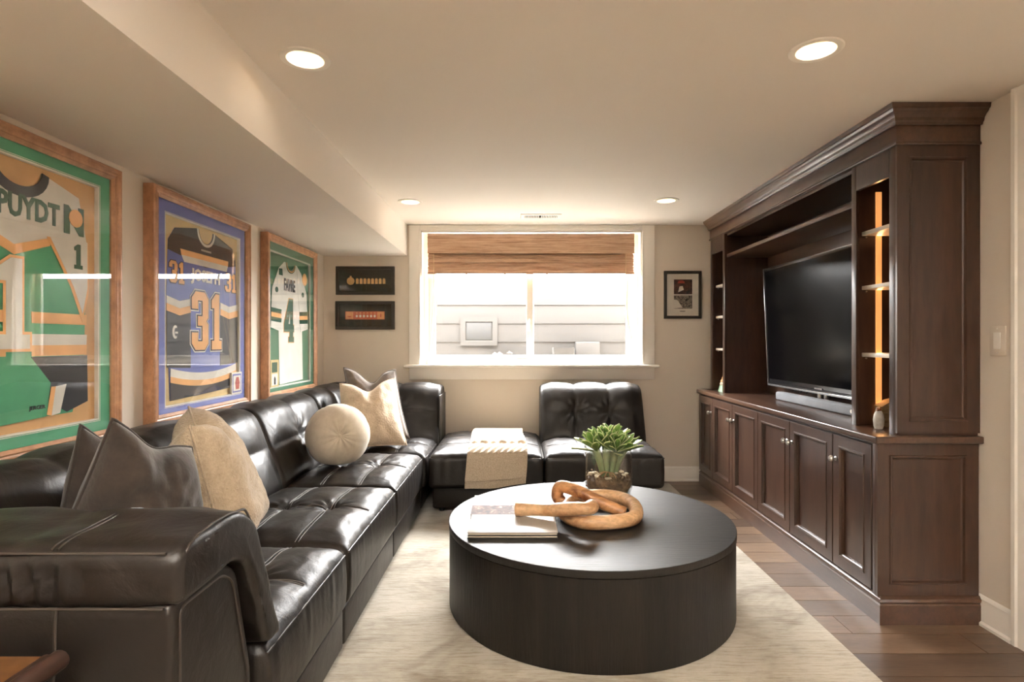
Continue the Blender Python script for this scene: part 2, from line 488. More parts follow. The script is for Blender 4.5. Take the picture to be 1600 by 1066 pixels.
# doorway on the right wall
d1 = struct_empty('door_1', (XR, 1.82, 0))
b = B(); cas = [(0, 0), (0.022, 0.0), (0.022, 0.018), (0.016, 0.026), (0.016, 0.07), (0.010, 0.082), (0, 0.088)]
for ya, yb_, s in ((2.372, 2.28, -1), (1.268, 1.36, 1)):
    pts = [(XR - o, ya + s * w) for o, w in cas]
    rg = [[b.verts.new((px_, py_, z)) for px_, py_ in pts] for z in (0, ZC - 0.001)]
    ring_faces(b, rg); b.faces.new(rg[0]); b.faces.new(rg[1])
obj('casing', b, M_trim, d1)
b = B(); box(b, XR - 0.004, XR + 0.1, 2.262, 2.28, 0, 2.20); box(b, XR - 0.004, XR + 0.1, 1.36, 1.378, 0, 2.20); box(b, XR - 0.004, XR + 0.1, 1.36, 2.28, 2.182, 2.20)
obj('jamb', b, M_trim, d1)
b = B(); nest(b, (XR + 0.05, 1.38, 0.01), (0, 1, 0), (0, 0, 1), (-1, 0, 0), 0.88, 2.17, [(0, -0.04), (0, 0), (0.11, 0), (0.125, -0.010), (0.14, -0.010), (0.16, -0.004)])
obj('door_leaf', b, M_trim, d1)

# ---------------------------------------------------------------- window
wn = struct_empty('window_1', (0.1375, YB, 0.907))
def P(px, py, d): return ((px - 806) / F * d, d, 1.25 - (py - 533) / F * d)
b = B()
cx0, cx1 = -0.950, 1.236
box(b, cx0, wx0, YB - 0.020, YB, 1.04, ZC - 0.002, 0.003); obj('casing', b, M_trim, wn)
box(b := B(), wx1, cx1, YB - 0.020, YB, 1.04, ZC - 0.002, 0.003); obj('casing', b, M_trim, wn)
box(b := B(), wx0, wx1, YB - 0.020, YB, wz1 - 0.0, ZC - 0.002, 0.003); obj('casing', b, M_trim, wn)
b = B()
for xa in (wx0 - 0.012, wx1 - 0.004): box(b, xa, xa + 0.016, YB - 0.028, YB - 0.018, 1.04, wz1 + 0.012, 0.003)
box(b, wx0 - 0.012, wx1 + 0.012, YB - 0.028, YB - 0.018, wz1 - 0.002, wz1 + 0.014, 0.003)
obj('inner_bead', b, M_trim, wn)
obj('sill', bx(cx0 - 0.045, cx1 + 0.035, YB - 0.065, YB + 0.11, 1.012, 1.040, 0.008, 3), M_trim, wn)
b = bx(cx0, cx1, YB - 0.018, YB, 0.907, 1.012, 0.003); obj('apron', b, M_trim, wn)
b = B(); box(b, wx0, wx0 + 0.012, YB, YB + 0.20, 1.04, wz1); box(b, wx1 - 0.012, wx1, YB, YB + 0.20, 1.04, wz1); box(b, wx0, wx1, YB, YB + 0.2, wz1 - 0.012, wz1)
box(b, wx0, wx1, YB + 0.10, YB + 0.20, 1.02, 1.042)
obj('jamb', b, M_trim, wn)
b = B()   # fixed outer frame, hollow rectangle
yo = YB + 0.10
nest(b, (wx0 + 0.012, yo, 1.042), (1, 0, 0), (0, 0, 1), (0, -1, 0), wx1 - wx0 - 0.024, wz1 - 0.054, [(0, -0.09), (0, 0), (0.045, 0), (0.045, -0.03), (0.05, -0.09)], fill=False)
obj('outer_frame', b, M_vinyl, wn)
def sash(x0, x1, yy, rail_l, rail_r):
    b = B(); z0, z1 = 1.075, 2.18
    box(b, x0, x0 + rail_l, yy, yy + 0.03, z0, z1, 0.004); box(b, x1 - rail_r, x1, yy, yy + 0.03, z0, z1, 0.004)
    box(b, x0 + rail_l, x1 - rail_r, yy + 0.001, yy + 0.029, z0, z0 + 0.045, 0.004); box(b, x0 + rail_l, x1 - rail_r, yy + 0.001, yy + 0.029, z1 - 0.045, z1, 0.004)
    s = obj('sash', b, M_vinyl, wn)
    obj('pane', bx(x0 + rail_l, x1 - rail_r, yy + 0.012, yy + 0.017, z0 + 0.045, z1 - 0.045), M_pane, s)
    return s
s1 = sash(-0.795, 0.160, YB + 0.115, 0.060, 0.062)
s2 = sash(0.120, 1.075, YB + 0.150, 0.045, 0.060)
b = B(); tube(b, catmull([(0.125, YB + 0.112, 1.34), (0.118, YB + 0.095, 1.37), (0.120, YB + 0.095, 1.42), (0.126, YB + 0.112, 1.45)], 5), 0.005, 8)
obj('latch', b, M_vinyl, s1)

# outside: a window well open to the sky
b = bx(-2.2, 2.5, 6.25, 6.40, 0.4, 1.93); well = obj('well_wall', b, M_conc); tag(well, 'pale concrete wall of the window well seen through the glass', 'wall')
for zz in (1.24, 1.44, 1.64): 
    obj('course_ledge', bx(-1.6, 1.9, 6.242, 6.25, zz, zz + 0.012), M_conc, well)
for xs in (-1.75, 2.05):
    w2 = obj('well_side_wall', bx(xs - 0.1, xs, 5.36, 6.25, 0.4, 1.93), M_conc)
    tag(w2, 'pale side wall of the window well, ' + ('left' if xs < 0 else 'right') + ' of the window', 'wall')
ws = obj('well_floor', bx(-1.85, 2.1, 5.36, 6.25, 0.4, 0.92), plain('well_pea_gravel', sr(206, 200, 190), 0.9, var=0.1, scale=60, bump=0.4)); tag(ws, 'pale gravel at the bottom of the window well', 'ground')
t = thing('utility_panel', 'faint grey square panel in a pale surround behind the left window pane', 'panel', (-0.40, 6.25, 1.2))
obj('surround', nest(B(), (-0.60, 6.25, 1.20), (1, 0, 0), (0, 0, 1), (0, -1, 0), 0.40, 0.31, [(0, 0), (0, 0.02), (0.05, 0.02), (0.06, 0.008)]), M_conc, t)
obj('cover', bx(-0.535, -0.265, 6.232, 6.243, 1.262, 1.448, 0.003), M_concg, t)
b = B()
for i in range(26):
    x = random.uniform(-0.25, 0.06); bmesh.ops.create_icosphere(b, subdivisions=1, radius=random.uniform(0.03, 0.06), matrix=Matrix.Translation((x, 6.12 + random.uniform(-0.05, 0.05), 0.95 + random.uniform(0, 0.16))))
tag(obj('rubble_heap', b, M_dirt, kind='stuff'), 'low brownish heap against the well wall behind the left pane', 'rubble')
t = thing('storage_bin', 'pale upright bin standing in the well behind the right pane', 'bin', (0.52, 6.1, 0.92))
obj('body', lathe(B(), [(0.10, 0.92), (0.115, 1.18), (0.105, 1.18), (0.095, 0.95), (0, 0.95)], (0.50, 6.08, 0), 4 * 6, power=8), M_conc, t)
tag(obj('stone_slab', bx(0.64, 0.90, 6.16, 6.24, 0.92, 1.24, 0.01), M_conc), 'pale leaning slab right of the bin behind the right pane', 'slab')
for i, xb in enumerate((-0.50, -0.08, 0.38)):
    w2 = obj('cover_bracket', tube(B(), [(xb, 6.26, 1.80), (xb - 0.03, 6.28, 1.92), (xb - 0.06, 6.28, 2.10)], 0.012, 8), M_concg)
    tag(w2, ('leftmost', 'middle', 'rightmost')[i] + ' grey bracket on top of the window well wall', 'bracket', 'well cover brackets')

# woven shade
t = thing('woven_shade', 'woven brown reed roman shade half raised in the window recess', 'blind', (0.136, YB + 0.04, 1.85))
sx0, sx1 = -0.792, 1.062
def reeds(z0, z1, n, y, jitter, name):
    b = B(); h = (z1 - z0) / n
    for i in range(n):
        zz = z0 + i * h; dy = random.uniform(-jitter, jitter)
        box(b, sx0 + random.uniform(0, 0.004), sx1 - random.uniform(0, 0.004), y + dy - 0.004, y + dy + 0.004, zz + 0.0002, zz + h - 0.0002)
    return obj(name, b, M_shade, t, kind='stuff')
reeds(2.035, 2.212, 18, YB + 0.008, 0.0022, 'valance')
reeds(1.857, 2.215, 25, YB + 0.062, 0.001, 'light_block_layer')  # added reed layer behind the folds, blocks daylight through the gaps
for k, (z0, z1, yy) in enumerate(((1.996, 2.031, 0.044), (1.957, 1.989, 0.030), (1.926, 1.950, 0.040), (1.900, 1.919, 0.024), (1.877, 1.893, 0.032), (1.850, 1.871, 0.012))):
    reeds(z0, z1, max(2, int((z1 - z0) / 0.010)), YB + yy, 0.0025, 'fold')
obj('head_rail', bx(sx0 + 0.01, sx1 - 0.01, YB + 0.02, YB + 0.056, 2.17, 2.214), M_shade, t)
for xq, xe in ((-0.735, -0.80), (0.985, 1.05)):
    pts = [(xq, YB + 0.008, 2.03), (xq, YB + 0.008, 1.86), (xq + (xe - xq) * 0.15, YB + 0.03, 1.6), (xq + (xe - xq) * 0.6, YB + 0.05, 1.25), (xe, YB + 0.05, 1.06), (xe, YB + 0.05, 1.045)]
    obj('lift_cord', tube(B(), catmull(pts, 6), 0.0028, 6), M_cord, t)
    pts = [(xq + 0.022, YB + 0.012, 1.86), (xq + 0.02, YB + 0.04, 1.5), (xe + 0.03, YB + 0.055, 1.12), (xe + 0.05, YB + 0.05, 1.046)]
    if xq > 0: pts += [(xe + 0.0, YB + 0.02, 1.045), (xe - 0.09, YB + 0.03, 1.045), (xe - 0.11, YB + 0.05, 1.045), (xe - 0.03, YB + 0.06, 1.045)]
    obj('pull_cord', tube(B(), catmull(pts, 6), 0.0026, 6), M_cord, t)
b = lathe(B(), [(0.0, 1.041), (0.014, 1.041), (0.012, 1.06), (0.004, 1.085), (0, 1.086)], (-0.80, YB + 0.05, 0), 12)
obj('cord_tassel', b, M_cord, t)

# ---------------------------------------------------------------- ceiling lights and vent
names = ['recessed ceiling light nearest the soffit, upper left of the photo', 'recessed ceiling light in front of the wooden cabinet top, upper right',
         'small far recessed ceiling light by the soffit and window', 'small far recessed ceiling light near the black-framed photo']
for i, (x, y) in enumerate(LIGHTS):
    nm = names[i] if i < 4 else 'added unseen recessed fill light behind the camera, %s of row %s' % ('left' if x < 0 else 'right', 'one' if y > -1 else 'two')
    t = thing('recessed_light', nm, 'ceiling light', (x, y, ZC), 'recessed ceiling lights')
    obj('trim_ring', lathe(B(), [(0.066, ZC + 0.001), (0.066, ZC - 0.004), (0.072, ZC - 0.007), (0.088, ZC - 0.005), (0.091, ZC - 0.0005), (0.091, ZC + 0.0)], (x, y, 0), 48, cap=False), M_trim, t)
    obj('baffle', lathe(B(), [(0.0665, ZC - 0.003), (0.054, ZC + 0.055), (0.054, ZC + 0.058), (0.070, ZC + 0.058), (0.070, ZC + 0.001)], (x, y, 0), 40, cap=False), M_baf, t)
    obj('lens', lathe(B(), [(0, ZC + 0.050), (0.0535, ZC + 0.050), (0.0535, ZC + 0.054), (0, ZC + 0.054)], (x, y, 0), 32), M_lens, t)
    L = bpy.data.lights.new('bulb', 'AREA'); L.shape = 'DISK'; L.size = 0.10; L.energy = LAMP_POWER * 1.0; L.color = LAMP_COL
    lo = bpy.data.objects.new('bulb', L); COL.objects.link(lo); lo.parent = t; lo.location = (0, 0, 0.046)

t = thing('ceiling_vent', 'small white slotted air vent in the ceiling above the window', 'vent', (0.206, 4.77, ZC))
vx0, vx1, vy0, vy1 = 0.04, 0.375, 4.69, 4.85
obj('frame', nest(B(), (vx0, vy1, ZC), (1, 0, 0), (0, -1, 0), (0, 0, -1), vx1 - vx0, vy1 - vy0, [(0, 0), (0.003, 0.007), (0.03, 0.008), (0.032, 0.002)]), M_trim, t)
obj('slot_backing', bx(vx0 + 0.032, vx1 - 0.032, vy0 + 0.032, vy1 - 0.032, ZC - 0.004, ZC - 0.0015), plain('vent_dark', sr(40, 34, 28), 0.9), t)
b = B()
for k in range(20):
    if k == 9: continue
    xx = vx0 + 0.036 + k * (vx1 - vx0 - 0.078) / 19
    box(b, xx, xx + 0.006, vy0 + 0.032, vy1 - 0.032, ZC - 0.009, ZC - 0.003)
obj('louvres', b, M_trim, t, kind='stuff')

# ---------------------------------------------------------------- sectional sofa
def round_poly(pts, rad, n=6):
    out = []; m = len(pts)
    for i in range(m):
        p = Vector(pts[i]); a = Vector(pts[i - 1]) - p; c = Vector(pts[(i + 1) % m]) - p; r = rad[i]
        r = min(r, a.length * 0.45, c.length * 0.45); A = p + a.normalized() * r; C = p + c.normalized() * r
        for k in range(n + 1):
            s = k / n; out.append(A.lerp(p, s).lerp(p.lerp(C, s), s))
    return out

def resample(pts, step):
    P = pts + [pts[0]]; L = [0]
    for a, b_ in zip(P, P[1:]): L.append(L[-1] + (b_ - a).length)
    n = int(L[-1] / step); out = []; j = 0
    for i in range(n):
        s = L[-1] * i / n
        while L[j + 1] < s: j += 1
        out.append(P[j].lerp(P[j + 1], (s - L[j]) / max(1e-9, L[j + 1] - L[j])))
    return out

def extrude_soft(prof, w, r, step, fn):
    """closed (y, z) profile extruded along x in [0, w] with rounded ends; fn gives outward displacement."""
    n = len(prof); ar = sum(prof[i].x * prof[(i + 1) % n].y - prof[(i + 1) % n].x * prof[i].y for i in range(n))
    sg = 1 if ar > 0 else -1; nr = []
    for i in range(n):
        t = prof[(i + 1) % n] - prof[i - 1]; nr.append(Vector((t.y, -t.x)).normalized() * sg)
    xs = []
    for k in range(6):
        th = math.pi / 2 * k / 5; xs.append((r * (1 - math.cos(th)), r * (1 - math.sin(th))))
    m = max(2, int((w - 2 * r) / step)); mid = [(r + (w - 2 * r) * k / m, 0) for k in range(1, m)]
    xs = xs + mid + [(w - x, i) for x, i in reversed(xs)]
    bm = B(); rings = []
    for x, ins in xs:
        rg = []
        for i in range(n):
            d = fn(x, prof[i].x, prof[i].y, nr[i]) if ins < r * 0.9 else 0
            q = prof[i] + nr[i] * (d - ins); rg.append(bm.verts.new((x, q.x, q.y)))
        rings.append(rg)
    ring_faces(bm, rings); caps = [bm.faces.new(rings[0]), bm.faces.new(rings[-1])]
    bmesh.ops.recalc_face_normals(bm, faces=bm.faces)
    bmesh.ops.triangulate(bm, faces=caps, ngon_method='EAR_CLIP')
    return bm

def soft_box(sx, sy, sz, r, step, fn):
    """rounded box centred at the origin; fn(p, nrm) gives the displaced point."""
    nx, ny, nz = (max(3, int(s / step)) for s in (sx, sy, sz)); bm = B(); vs = {}
    h = Vector((sx / 2, sy / 2, sz / 2)); inner = [a - r for a in h]
    def V(i, j, k):
        if (i, j, k) not in vs:
            p = Vector((-h.x + sx * i / nx, -h.y + sy * j / ny, -h.z + sz * k / nz))
            q = Vector(max(-inner[a], min(inner[a], p[a])) for a in range(3)); d = p - q; nn = d.normalized()
            vs[(i, j, k)] = bm.verts.new(fn(q + nn * r, nn))
        return vs[(i, j, k)]
    for i in range(nx):
        for j in range(ny):
            for k in (0, nz): bm.faces.new((V(i, j, k), V(i + 1, j, k), V(i + 1, j + 1, k), V(i, j + 1, k)))
    for i in range(nx):
        for k in range(nz):
            for j in (0, ny): bm.faces.new((V(i, j, k), V(i + 1, j, k), V(i + 1, j, k + 1), V(i, j, k + 1)))
    for j in range(ny):
        for k in range(nz):
            for i in (0, nx): bm.faces.new((V(i, j, k), V(i, j + 1, k), V(i, j + 1, k + 1), V(i, j, k + 1)))
    return bm

def crumple(p, sc, amp): return amp * mnoise.noise(p * sc)

XFRONT = [True]
def seat_fn(w, d, nxp, nyp, seed, puff=0.030):
    tufts = [(-w / 2 + w * a / nxp, -d / 2 + d * c / nyp) for a in range(1, nxp) for c in range(1, nyp)]
    off = Vector((seed * 3.7, seed * 1.3, 0))
    def fn(p, n):
        q = Vector(p)
        if n.z > 0.2:
            u = min(1, abs(2 * p.x / w)); v = min(1, abs(2 * p.y / d))
            ex = (1 - u ** 4) * (1 - v ** 4)
            pad = (abs(math.sin(math.pi * nxp * (p.x / w + 0.5))) ** 0.42) * (abs(math.sin(math.pi * nyp * (p.y / d + 0.5))) ** 0.42)
            dz = puff * ex ** 0.7 + 0.021 * pad * min(1, 3 * (1 - max(u, v)) + 0.25)
            for tx, ty in tufts:
                dx, dy = p.x - tx, p.y - ty; r2 = dx * dx + dy * dy
                if r2 < 0.05:
                    dz -= 0.024 * math.exp(-r2 / 0.0016)
                    rr = math.sqrt(r2); dz += 0.0050 * math.cos(11 * math.atan2(dy, dx) + tx * 9 + seed) * math.exp(-((rr - 0.065) / 0.045) ** 2)
            dz += crumple(p + off, 9, 0.004) + crumple(Vector((p.x * 2.2, p.y * 0.8, 0)) + off, 16, 0.0025)
            q.z += dz * n.z
        side = max(abs(n.x), abs(n.y))
        if side > 0.5:
            along = p.x if abs(n.y) > abs(n.x) else p.y
            k = max(0.0, min(1.0, (p.z + 0.12) / 0.2))
            amp = (0.008 * math.sin(math.pi * min(1, max(0, (p.z / 0.25 + 0.5)))) + 0.0045 * k * mnoise.noise(Vector((along * 26 + seed, p.z * 3, seed)))) * (1.0 if (abs(n.x) > abs(n.y)) == XFRONT[0] and (n.x > 0 or n.y < 0) else 0.25)
            q.x += n.x * amp; q.y += n.y * amp
        return q
    return fn

BACK = resample(round_poly([(0, .25), (0, .865), (.235, .875), (.43, .46), (.43, .25)], [.02, .07, .09, .06, .02]), 0.0135)
def back_fn(w, nxp, seed):
    off = Vector((seed * 2.1, 0, seed))
    zt = 0.665
    def fn(x, y, z, n):
        if n.x < -0.5: return 0
        u = x / w; edge = min(1, 8 * min(u, 1 - u) + 0.1)
        s = (z - 0.40) / 0.46
        front = n.x > 0.3
        padx = abs(math.sin(math.pi * nxp * u)) ** 0.42
        padz = abs(math.sin(math.pi * (s * 2.0 - 0.15))) ** 0.42 if front else 1
        d = 0.024 * padx * padz * edge
        if front:
            for a in range(1, nxp):
                dx = x - w * a / nxp; dz = z - zt; r2 = dx * dx + dz * dz
                if r2 < 0.05:
                    rr = math.sqrt(r2)
                    d -= 0.022 * math.exp(-r2 / 0.0016); d += 0.006 * math.cos(10 * math.atan2(dz, dx) + a + seed) * math.exp(-((rr - 0.07) / 0.05) ** 2)
        d += crumple(Vector((x, y, z)) + off, 10, 0.005) * edge
        return d
    return fn

def xform(bm, M):
    bmesh.ops.transform(bm, matrix=M, verts=bm.verts); return bm

def MAT(xa, ya, loc):
    xa, ya = Vector(xa), Vector(ya); za = xa.cross(ya)
    m = Matrix((xa, ya, za)).transposed().to_4x4(); m.translation = Vector(loc); return m

BACKL = resample([Vector((p.x * 0.86 + 0.048, p.y)) for p in round_poly([(0, .25), (0, .865), (.235, .875), (.43, .46), (.43, .25)], [.02, .07, .09, .06, .02])], 0.0135)
def back(t, w, M, seed, nxp=3, prof=None):
    prof = prof or BACK
    c = obj('back_cushion', xform(extrude_soft(prof, w, 0.03, 0.0135, back_fn(w, nxp, seed)), M), M_lea, t, 1.2)
    return c

def seat(t, cx, cy, sx, sy, front, seed, nx=2, ny=3):
    """front: list of sides that carry the stitched edge, among +x -y."""
    XFRONT[0] = '-y' not in front
    fn = seat_fn(sx, sy, nx, ny, seed)
    bm = soft_box(sx, sy, 0.235, 0.034, 0.0115, fn)
    bmesh.ops.translate(bm, verts=bm.verts, vec=(cx, cy, 0.3135))
    c = obj('seat_cushion', bm, M_lea, t, 1.2)
    pb = B()
    if '+x' in front:
        tube(pb, [(cx + sx / 2 - 0.002, cy - sy / 2 + 0.02, 0.412), (cx + sx / 2 - 0.002, cy + sy / 2 - 0.02, 0.412)], 0.0035, 8)
    if '-y' in front:
        tube(pb, [(cx - sx / 2 + 0.02, cy - sy / 2 + 0.002, 0.412), (cx + sx / 2 - 0.02, cy - sy / 2 + 0.002, 0.412)], 0.0035, 8)
    obj('piping', pb, M_thread, c)
    sb = B(); zt = 0.235 / 2
    def top(x, y): return fn(Vector((x, y, zt)), Vector((0, 0, 1))) + Vector((cx, cy, 0.3135 + 0.0012))
    for a in range(1, nx):
        x = -sx / 2 + sx * a / nx
        for o in (-0.007, 0.007): tube(sb, [top(x + o, -sy / 2 + 0.03 + (sy - 0.06) * k / 60) for k in range(61)], 0.0016, 5)
    for a in range(1, ny):
        y = -sy / 2 + sy * a / ny
        for o in (-0.007, 0.007): tube(sb, [top(-sx / 2 + 0.03 + (sx - 0.06) * k / 60, y + o) for k in range(61)], 0.0016, 5)
    obj('stitching', sb, M_stitch, c)
    return c

def base(t, x0, x1, y0, y1):
    obj('base', bx(x0, x1, y0, y1, 0.045, 0.20, 0.012, 3), M_lea, t)
    for x in (x0 + 0.06, x1 - 0.06):
        for y in (y0 + 0.06, y1 - 0.06):
            obj('foot', lathe(B(), [(0, 0.0125), (0.02, 0.0125), (0.024, 0.047), (0, 0.047)], (x, y, 0), 12), M_blk, t)

GS = 'modules of the dark leather sectional'
SX0, SX1 = -1.695, -0.665
# near corner module: its back faces the camera
t = thing('sofa_corner_module', 'nearest dark leather corner sofa module with its back to the camera, lower left', 'sofa module', (-1.18, 1.7, 0.012), GS)
base(t, SX0 + 0.02, SX1 - 0.012, 1.36, 2.262)
seat(t, (-1.30 + SX1) / 2, 1.895, SX1 + 1.30, 0.742, ['+x'], 1, 3, 2)
back(t, 0.86, MAT((0, -1, 0), (1, 0, 0), (SX0, 2.266, 0)), 2, 2, BACKL)
ROLL = resample(round_poly([(-.012, .725), (-.012, .840), (.235, .850), (.325, .79), (.480, .44), (.395, .44), (.275, .71), (.22, .735)], [.03, .05, .09, .09, .035, .035, .05, .04]), 0.012)
def roll_fn(x, y, z, n):
    w = 1.04; u = x / w
    d = 0.010 * abs(math.sin(math.pi * 3 * u)) ** 0.5 * (1 if n.y > 0.3 or n.x > 0.3 else 0.3)
    if n.x < -0.5: d += 0.010 * math.sin(x * 95 + 3 * math.sin(x * 17) + z * 20) * max(0, math.sin((z - .725) / .1 * 3.14)) * (1 if x < 0.85 else 0.3)
    if n.x > 0.3: d += 0.006 * mnoise.noise(Vector((x * 14, z * 9, 3)))
    return d + 0.005 * mnoise.noise(Vector((x * 8, y * 12, z * 12)))
obj('back_roll', xform(extrude_soft(ROLL, 1.04, 0.018, 0.013, roll_fn), MAT((1, 0, 0), (0, 1, 0), (SX0, 1.135, 0))), M_lea, t, 1.2)
FR = resample(round_poly([(0.0, .05), (0.0, .735), (.20, .735), (.262, .70), (.34, .42), (.34, .05)], [.02, .02, .03, .03, .03, .02]), 0.02)
def fr_fn(x, y, z, n):
    d = 0.0
    if n.x < -0.5:
        d = 0.010 * math.sin(math.pi * (z - .05) / .69) + 0.012 * max(0, mnoise.noise(Vector((x * 4 + z * 3, 5, (z * 1.2 - x * 0.6) * 5)))) - 0.006 * math.exp(-((x - 0.79) / 0.006) ** 2)
    return d
obj('back_frame', xform(extrude_soft(FR, 1.018, 0.012, 0.02, fr_fn), MAT((1, 0, 0), (0, 1, 0), (SX0, 1.135, 0))), M_lea, t, 1.2)
# seams of the back
b = B()
for zz, yy in ((0.833, 1.128), (0.728, 1.120)):
    tube(b, [(SX0 + 0.03, yy, zz), (SX0 + 1.01, yy, zz)], 0.0032, 8)
for o in (0.784, 0.797): tube(b, [(SX0 + o, 1.135 + p[0], p[1] + 0.008) for p in catmull([(-.006, .832, 0), (.02, .840, 0), (.10, .845, 0), (.20, .848, 0), (.26, .834, 0), (.32, .785, 0)], 6)], 0.0022, 6)
tube(b, [(SX0 + 0.79, 1.134, 0.06), (SX0 + 0.79, 1.127, 0.3), (SX0 + 0.79, 1.125, 0.5), (SX0 + 0.79, 1.133, 0.725)], 0.003, 6)
obj('seam', b, M_thread, t)
b = B(); xe = SX0 + 1.041
tube(b, [Vector((xe - 0.006, 1.135 + p[0], p[1])) for p in catmull([(0.002, .742, 0), (.03, .838, 0), (.22, .848, 0), (.305, .79, 0), (.46, .46, 0)], 8)], 0.003, 8)
ip = [Vector((SX0 + 1.0185, 1.135 + p.x, p.y)) for p in round_poly([(.025, .07), (.025, .712), (.19, .712), (.24, .68), (.315, .42), (.315, .07)], [.01, .02, .03, .03, .03, .01], 5)]
tube(b, ip, 0.003, 8, closed=True)
obj('side_seam', b, M_thread, t)

def armless_left(y0, y1, lab, seed):
    t = thing('sofa_module', lab, 'sofa module', (-1.18, (y0 + y1) / 2, 0.012), GS)
    base(t, SX0 + 0.02, SX1 - 0.012, y0 + 0.008, y1 - 0.008)
    seat(t, (-1.30 + SX1) / 2, (y0 + y1) / 2, SX1 + 1.30, y1 - y0 - 0.004, ['+x'], seed, 3, 2)
    back(t, y1 - y0 - 0.006, MAT((0, -1, 0), (1, 0, 0), (SX0, y1 - 0.003, 0)), seed + 5, 2, BACKL)
armless_left(2.27, 3.19, 'dark leather armless sofa module behind the tan pillow, second from the camera', 3)
armless_left(3.19, 4.11, 'dark leather armless sofa module under the round ivory ball pillow', 4)

t = thing('sofa_corner_module', 'dark leather corner sofa module in the far left corner under the cream pillow', 'sofa module', (-1.18, 4.6, 0.012), GS)
base(t, SX0 + 0.02, SX1 - 0.012, 4.12, 5.10)
seat(t, (-1.30 + SX1 + 0.02) / 2, 4.42, SX1 + 0.02 + 1.30, 0.616, ['+x'], 6, 3, 2)
back(t, 0.80, MAT((0, -1, 0), (1, 0, 0), (SX0, 4.92, 0)), 7, 2, BACKL)
back(t, 1.055, MAT((-1, 0, 0), (0, -1, 0), (-0.632, YB - 0.03, 0)), 8)
obj('side_panel', bx(-0.634, -0.624, 4.74, YB - 0.03, 0.10, 0.80, 0.004), M_lea, t)

t = thing('sofa_ottoman_module', 'dark leather backless sofa module under the window with a knit throw on it', 'sofa module', (-0.21, 4.6, 0.012), GS)
base(t, -0.60, 0.185, 4.15, 5.08)
seat(t, -0.212, 4.59, 0.822, 1.0, ['-y', '+x'], 9, 2, 3)
t = thing('sofa_module', 'dark leather armless seat with a back, right of the window, behind the plant', 'sofa module', (0.63, 4.6, 0.012), GS)
base(t, 0.27, 1.0, 4.17, 5.08)
seat(t, 0.633, 4.405, 0.855, 0.63, ['-y', '+x'], 10, 3, 2)
back(t, 0.86, MAT((-1, 0, 0), (0, -1, 0), (1.066, YB - 0.03, 0)), 11)
obj('back_panel', bx(0.215, 1.080, YB - 0.034, YB - 0.004, 0.10, 0.845, 0.012, 3), M_lea, t)

# ---------------------------------------------------------------- pillows
def pillow(name, label, TL, TR, BR, BL, th, mat, chop=0.06, seed=0, n=34, seam=None, group='throw pillows on the sectional', wr=0.01, sq=2.6):
    TL, TR, BR, BL = (Vector(p) for p in (TL, TR, BR, BL)); nrm = (TR - BL).cross(TL - BR).normalized()
    bm = B(); g = {}
    for s in (1, -1):
        for i in range(n + 1):
            for j in range(n + 1):
                border = i in (0, n) or j in (0, n)
                if border and s == -1: g[(s, i, j)] = g[(1, i, j)]; continue
                u = 2 * i / n - 1; v = 2 * j / n - 1
                pu = u * (1 - 0.07 * (1 - v * v)); pv = v * (1 - 0.07 * (1 - u * u))
                pv -= chop / 0.25 * math.exp(-(u / 0.42) ** 2) * ((v + 1) / 2) ** 2.2
                a, c = (pu + 1) / 2, (pv + 1) / 2
                p = (BL * (1 - a) + BR * a) * (1 - c) + (TL * (1 - a) + TR * a) * c
                f = max(0, (1 - abs(u) ** sq) * (1 - abs(v) ** sq)) ** 0.55
                q = Vector((u * 2.2 + seed, v * 2.2, s * 3 + seed))
                h = th / 2 * f * (1 + 0.14 * mnoise.noise(q)) + wr * mnoise.noise(q * 2.3) * f
                h -= chop * 0.55 * math.exp(-(u / 0.22) ** 2) * max(0, v) ** 1.2 * f
                g[(s, i, j)] = bm.verts.new(p + nrm * h * s)
        for i in range(n):
            for j in range(n):
                q = [g[(s, i, j)], g[(s, i + 1, j)], g[(s, i + 1, j + 1)], g[(s, i, j + 1)]]
                bm.faces.new(q if s == 1 else q[::-1])
    edge = [g[(1, i, 0)].co.copy() for i in range(n)] + [g[(1, n, j)].co.copy() for j in range(n)] + [g[(1, i, n)].co.copy() for i in range(n, 0, -1)] + [g[(1, 0, j)].co.copy() for j in range(n, 0, -1)]
    zmin = min(v.co.z for v in bm.verts); c = (TL + TR + BR + BL) / 4
    t = thing(name, label, 'pillow', (c.x, c.y, zmin), group)
    obj('cover', bm, mat, t, 2.5)
    obj('seam', tube(B(), edge, 0.0045, 6, closed=True), mat, t, 2.5)
    return t

pillow('throw_pillow', 'brown velvet pillow behind the other brown one, against the left back', (-1.30, 1.72, 1.0), (-1.31, 2.05, .85), (-1.20, 2.02, .46), (-1.35, 1.62, .52), .15, M_brown, 0.02, 1)
pillow('throw_pillow', 'front brown velvet pillow with a pointed corner, nearest the camera', (-1.12, 1.60, 1.035), (-1.07, 1.90, .90), (-0.99, 1.90, .47), (-1.30, 1.54, .58), .23, M_brown, 0.03, 4, wr=0.012)
pillow('throw_pillow', 'tan boucle pillow with a chopped top, beside the brown pillows', (-1.133, 2.0, .955), (-1.375, 2.42, .975), (-1.13, 2.52, .455), (-1.03, 2.06, .45), .25, M_tan, 0.055, 7, sq=4.5)
pillow('throw_pillow', 'cream boucle pillow behind the ball pillow, in the far corner', (-1.324, 4.33, .93), (-.945, 4.47, .96), (-.80, 4.23, .485), (-1.24, 4.05, .475), .20, M_cream, 0.07, 9)
pillow('throw_pillow', 'taupe velvet pillow with two peaks behind the cream pillow', (-1.37, 4.58, 1.04), (-.965, 4.62, 1.02), (-.825, 4.47, .49), (-1.26, 4.40, .50), .17, M_grey, 0.09, 12)

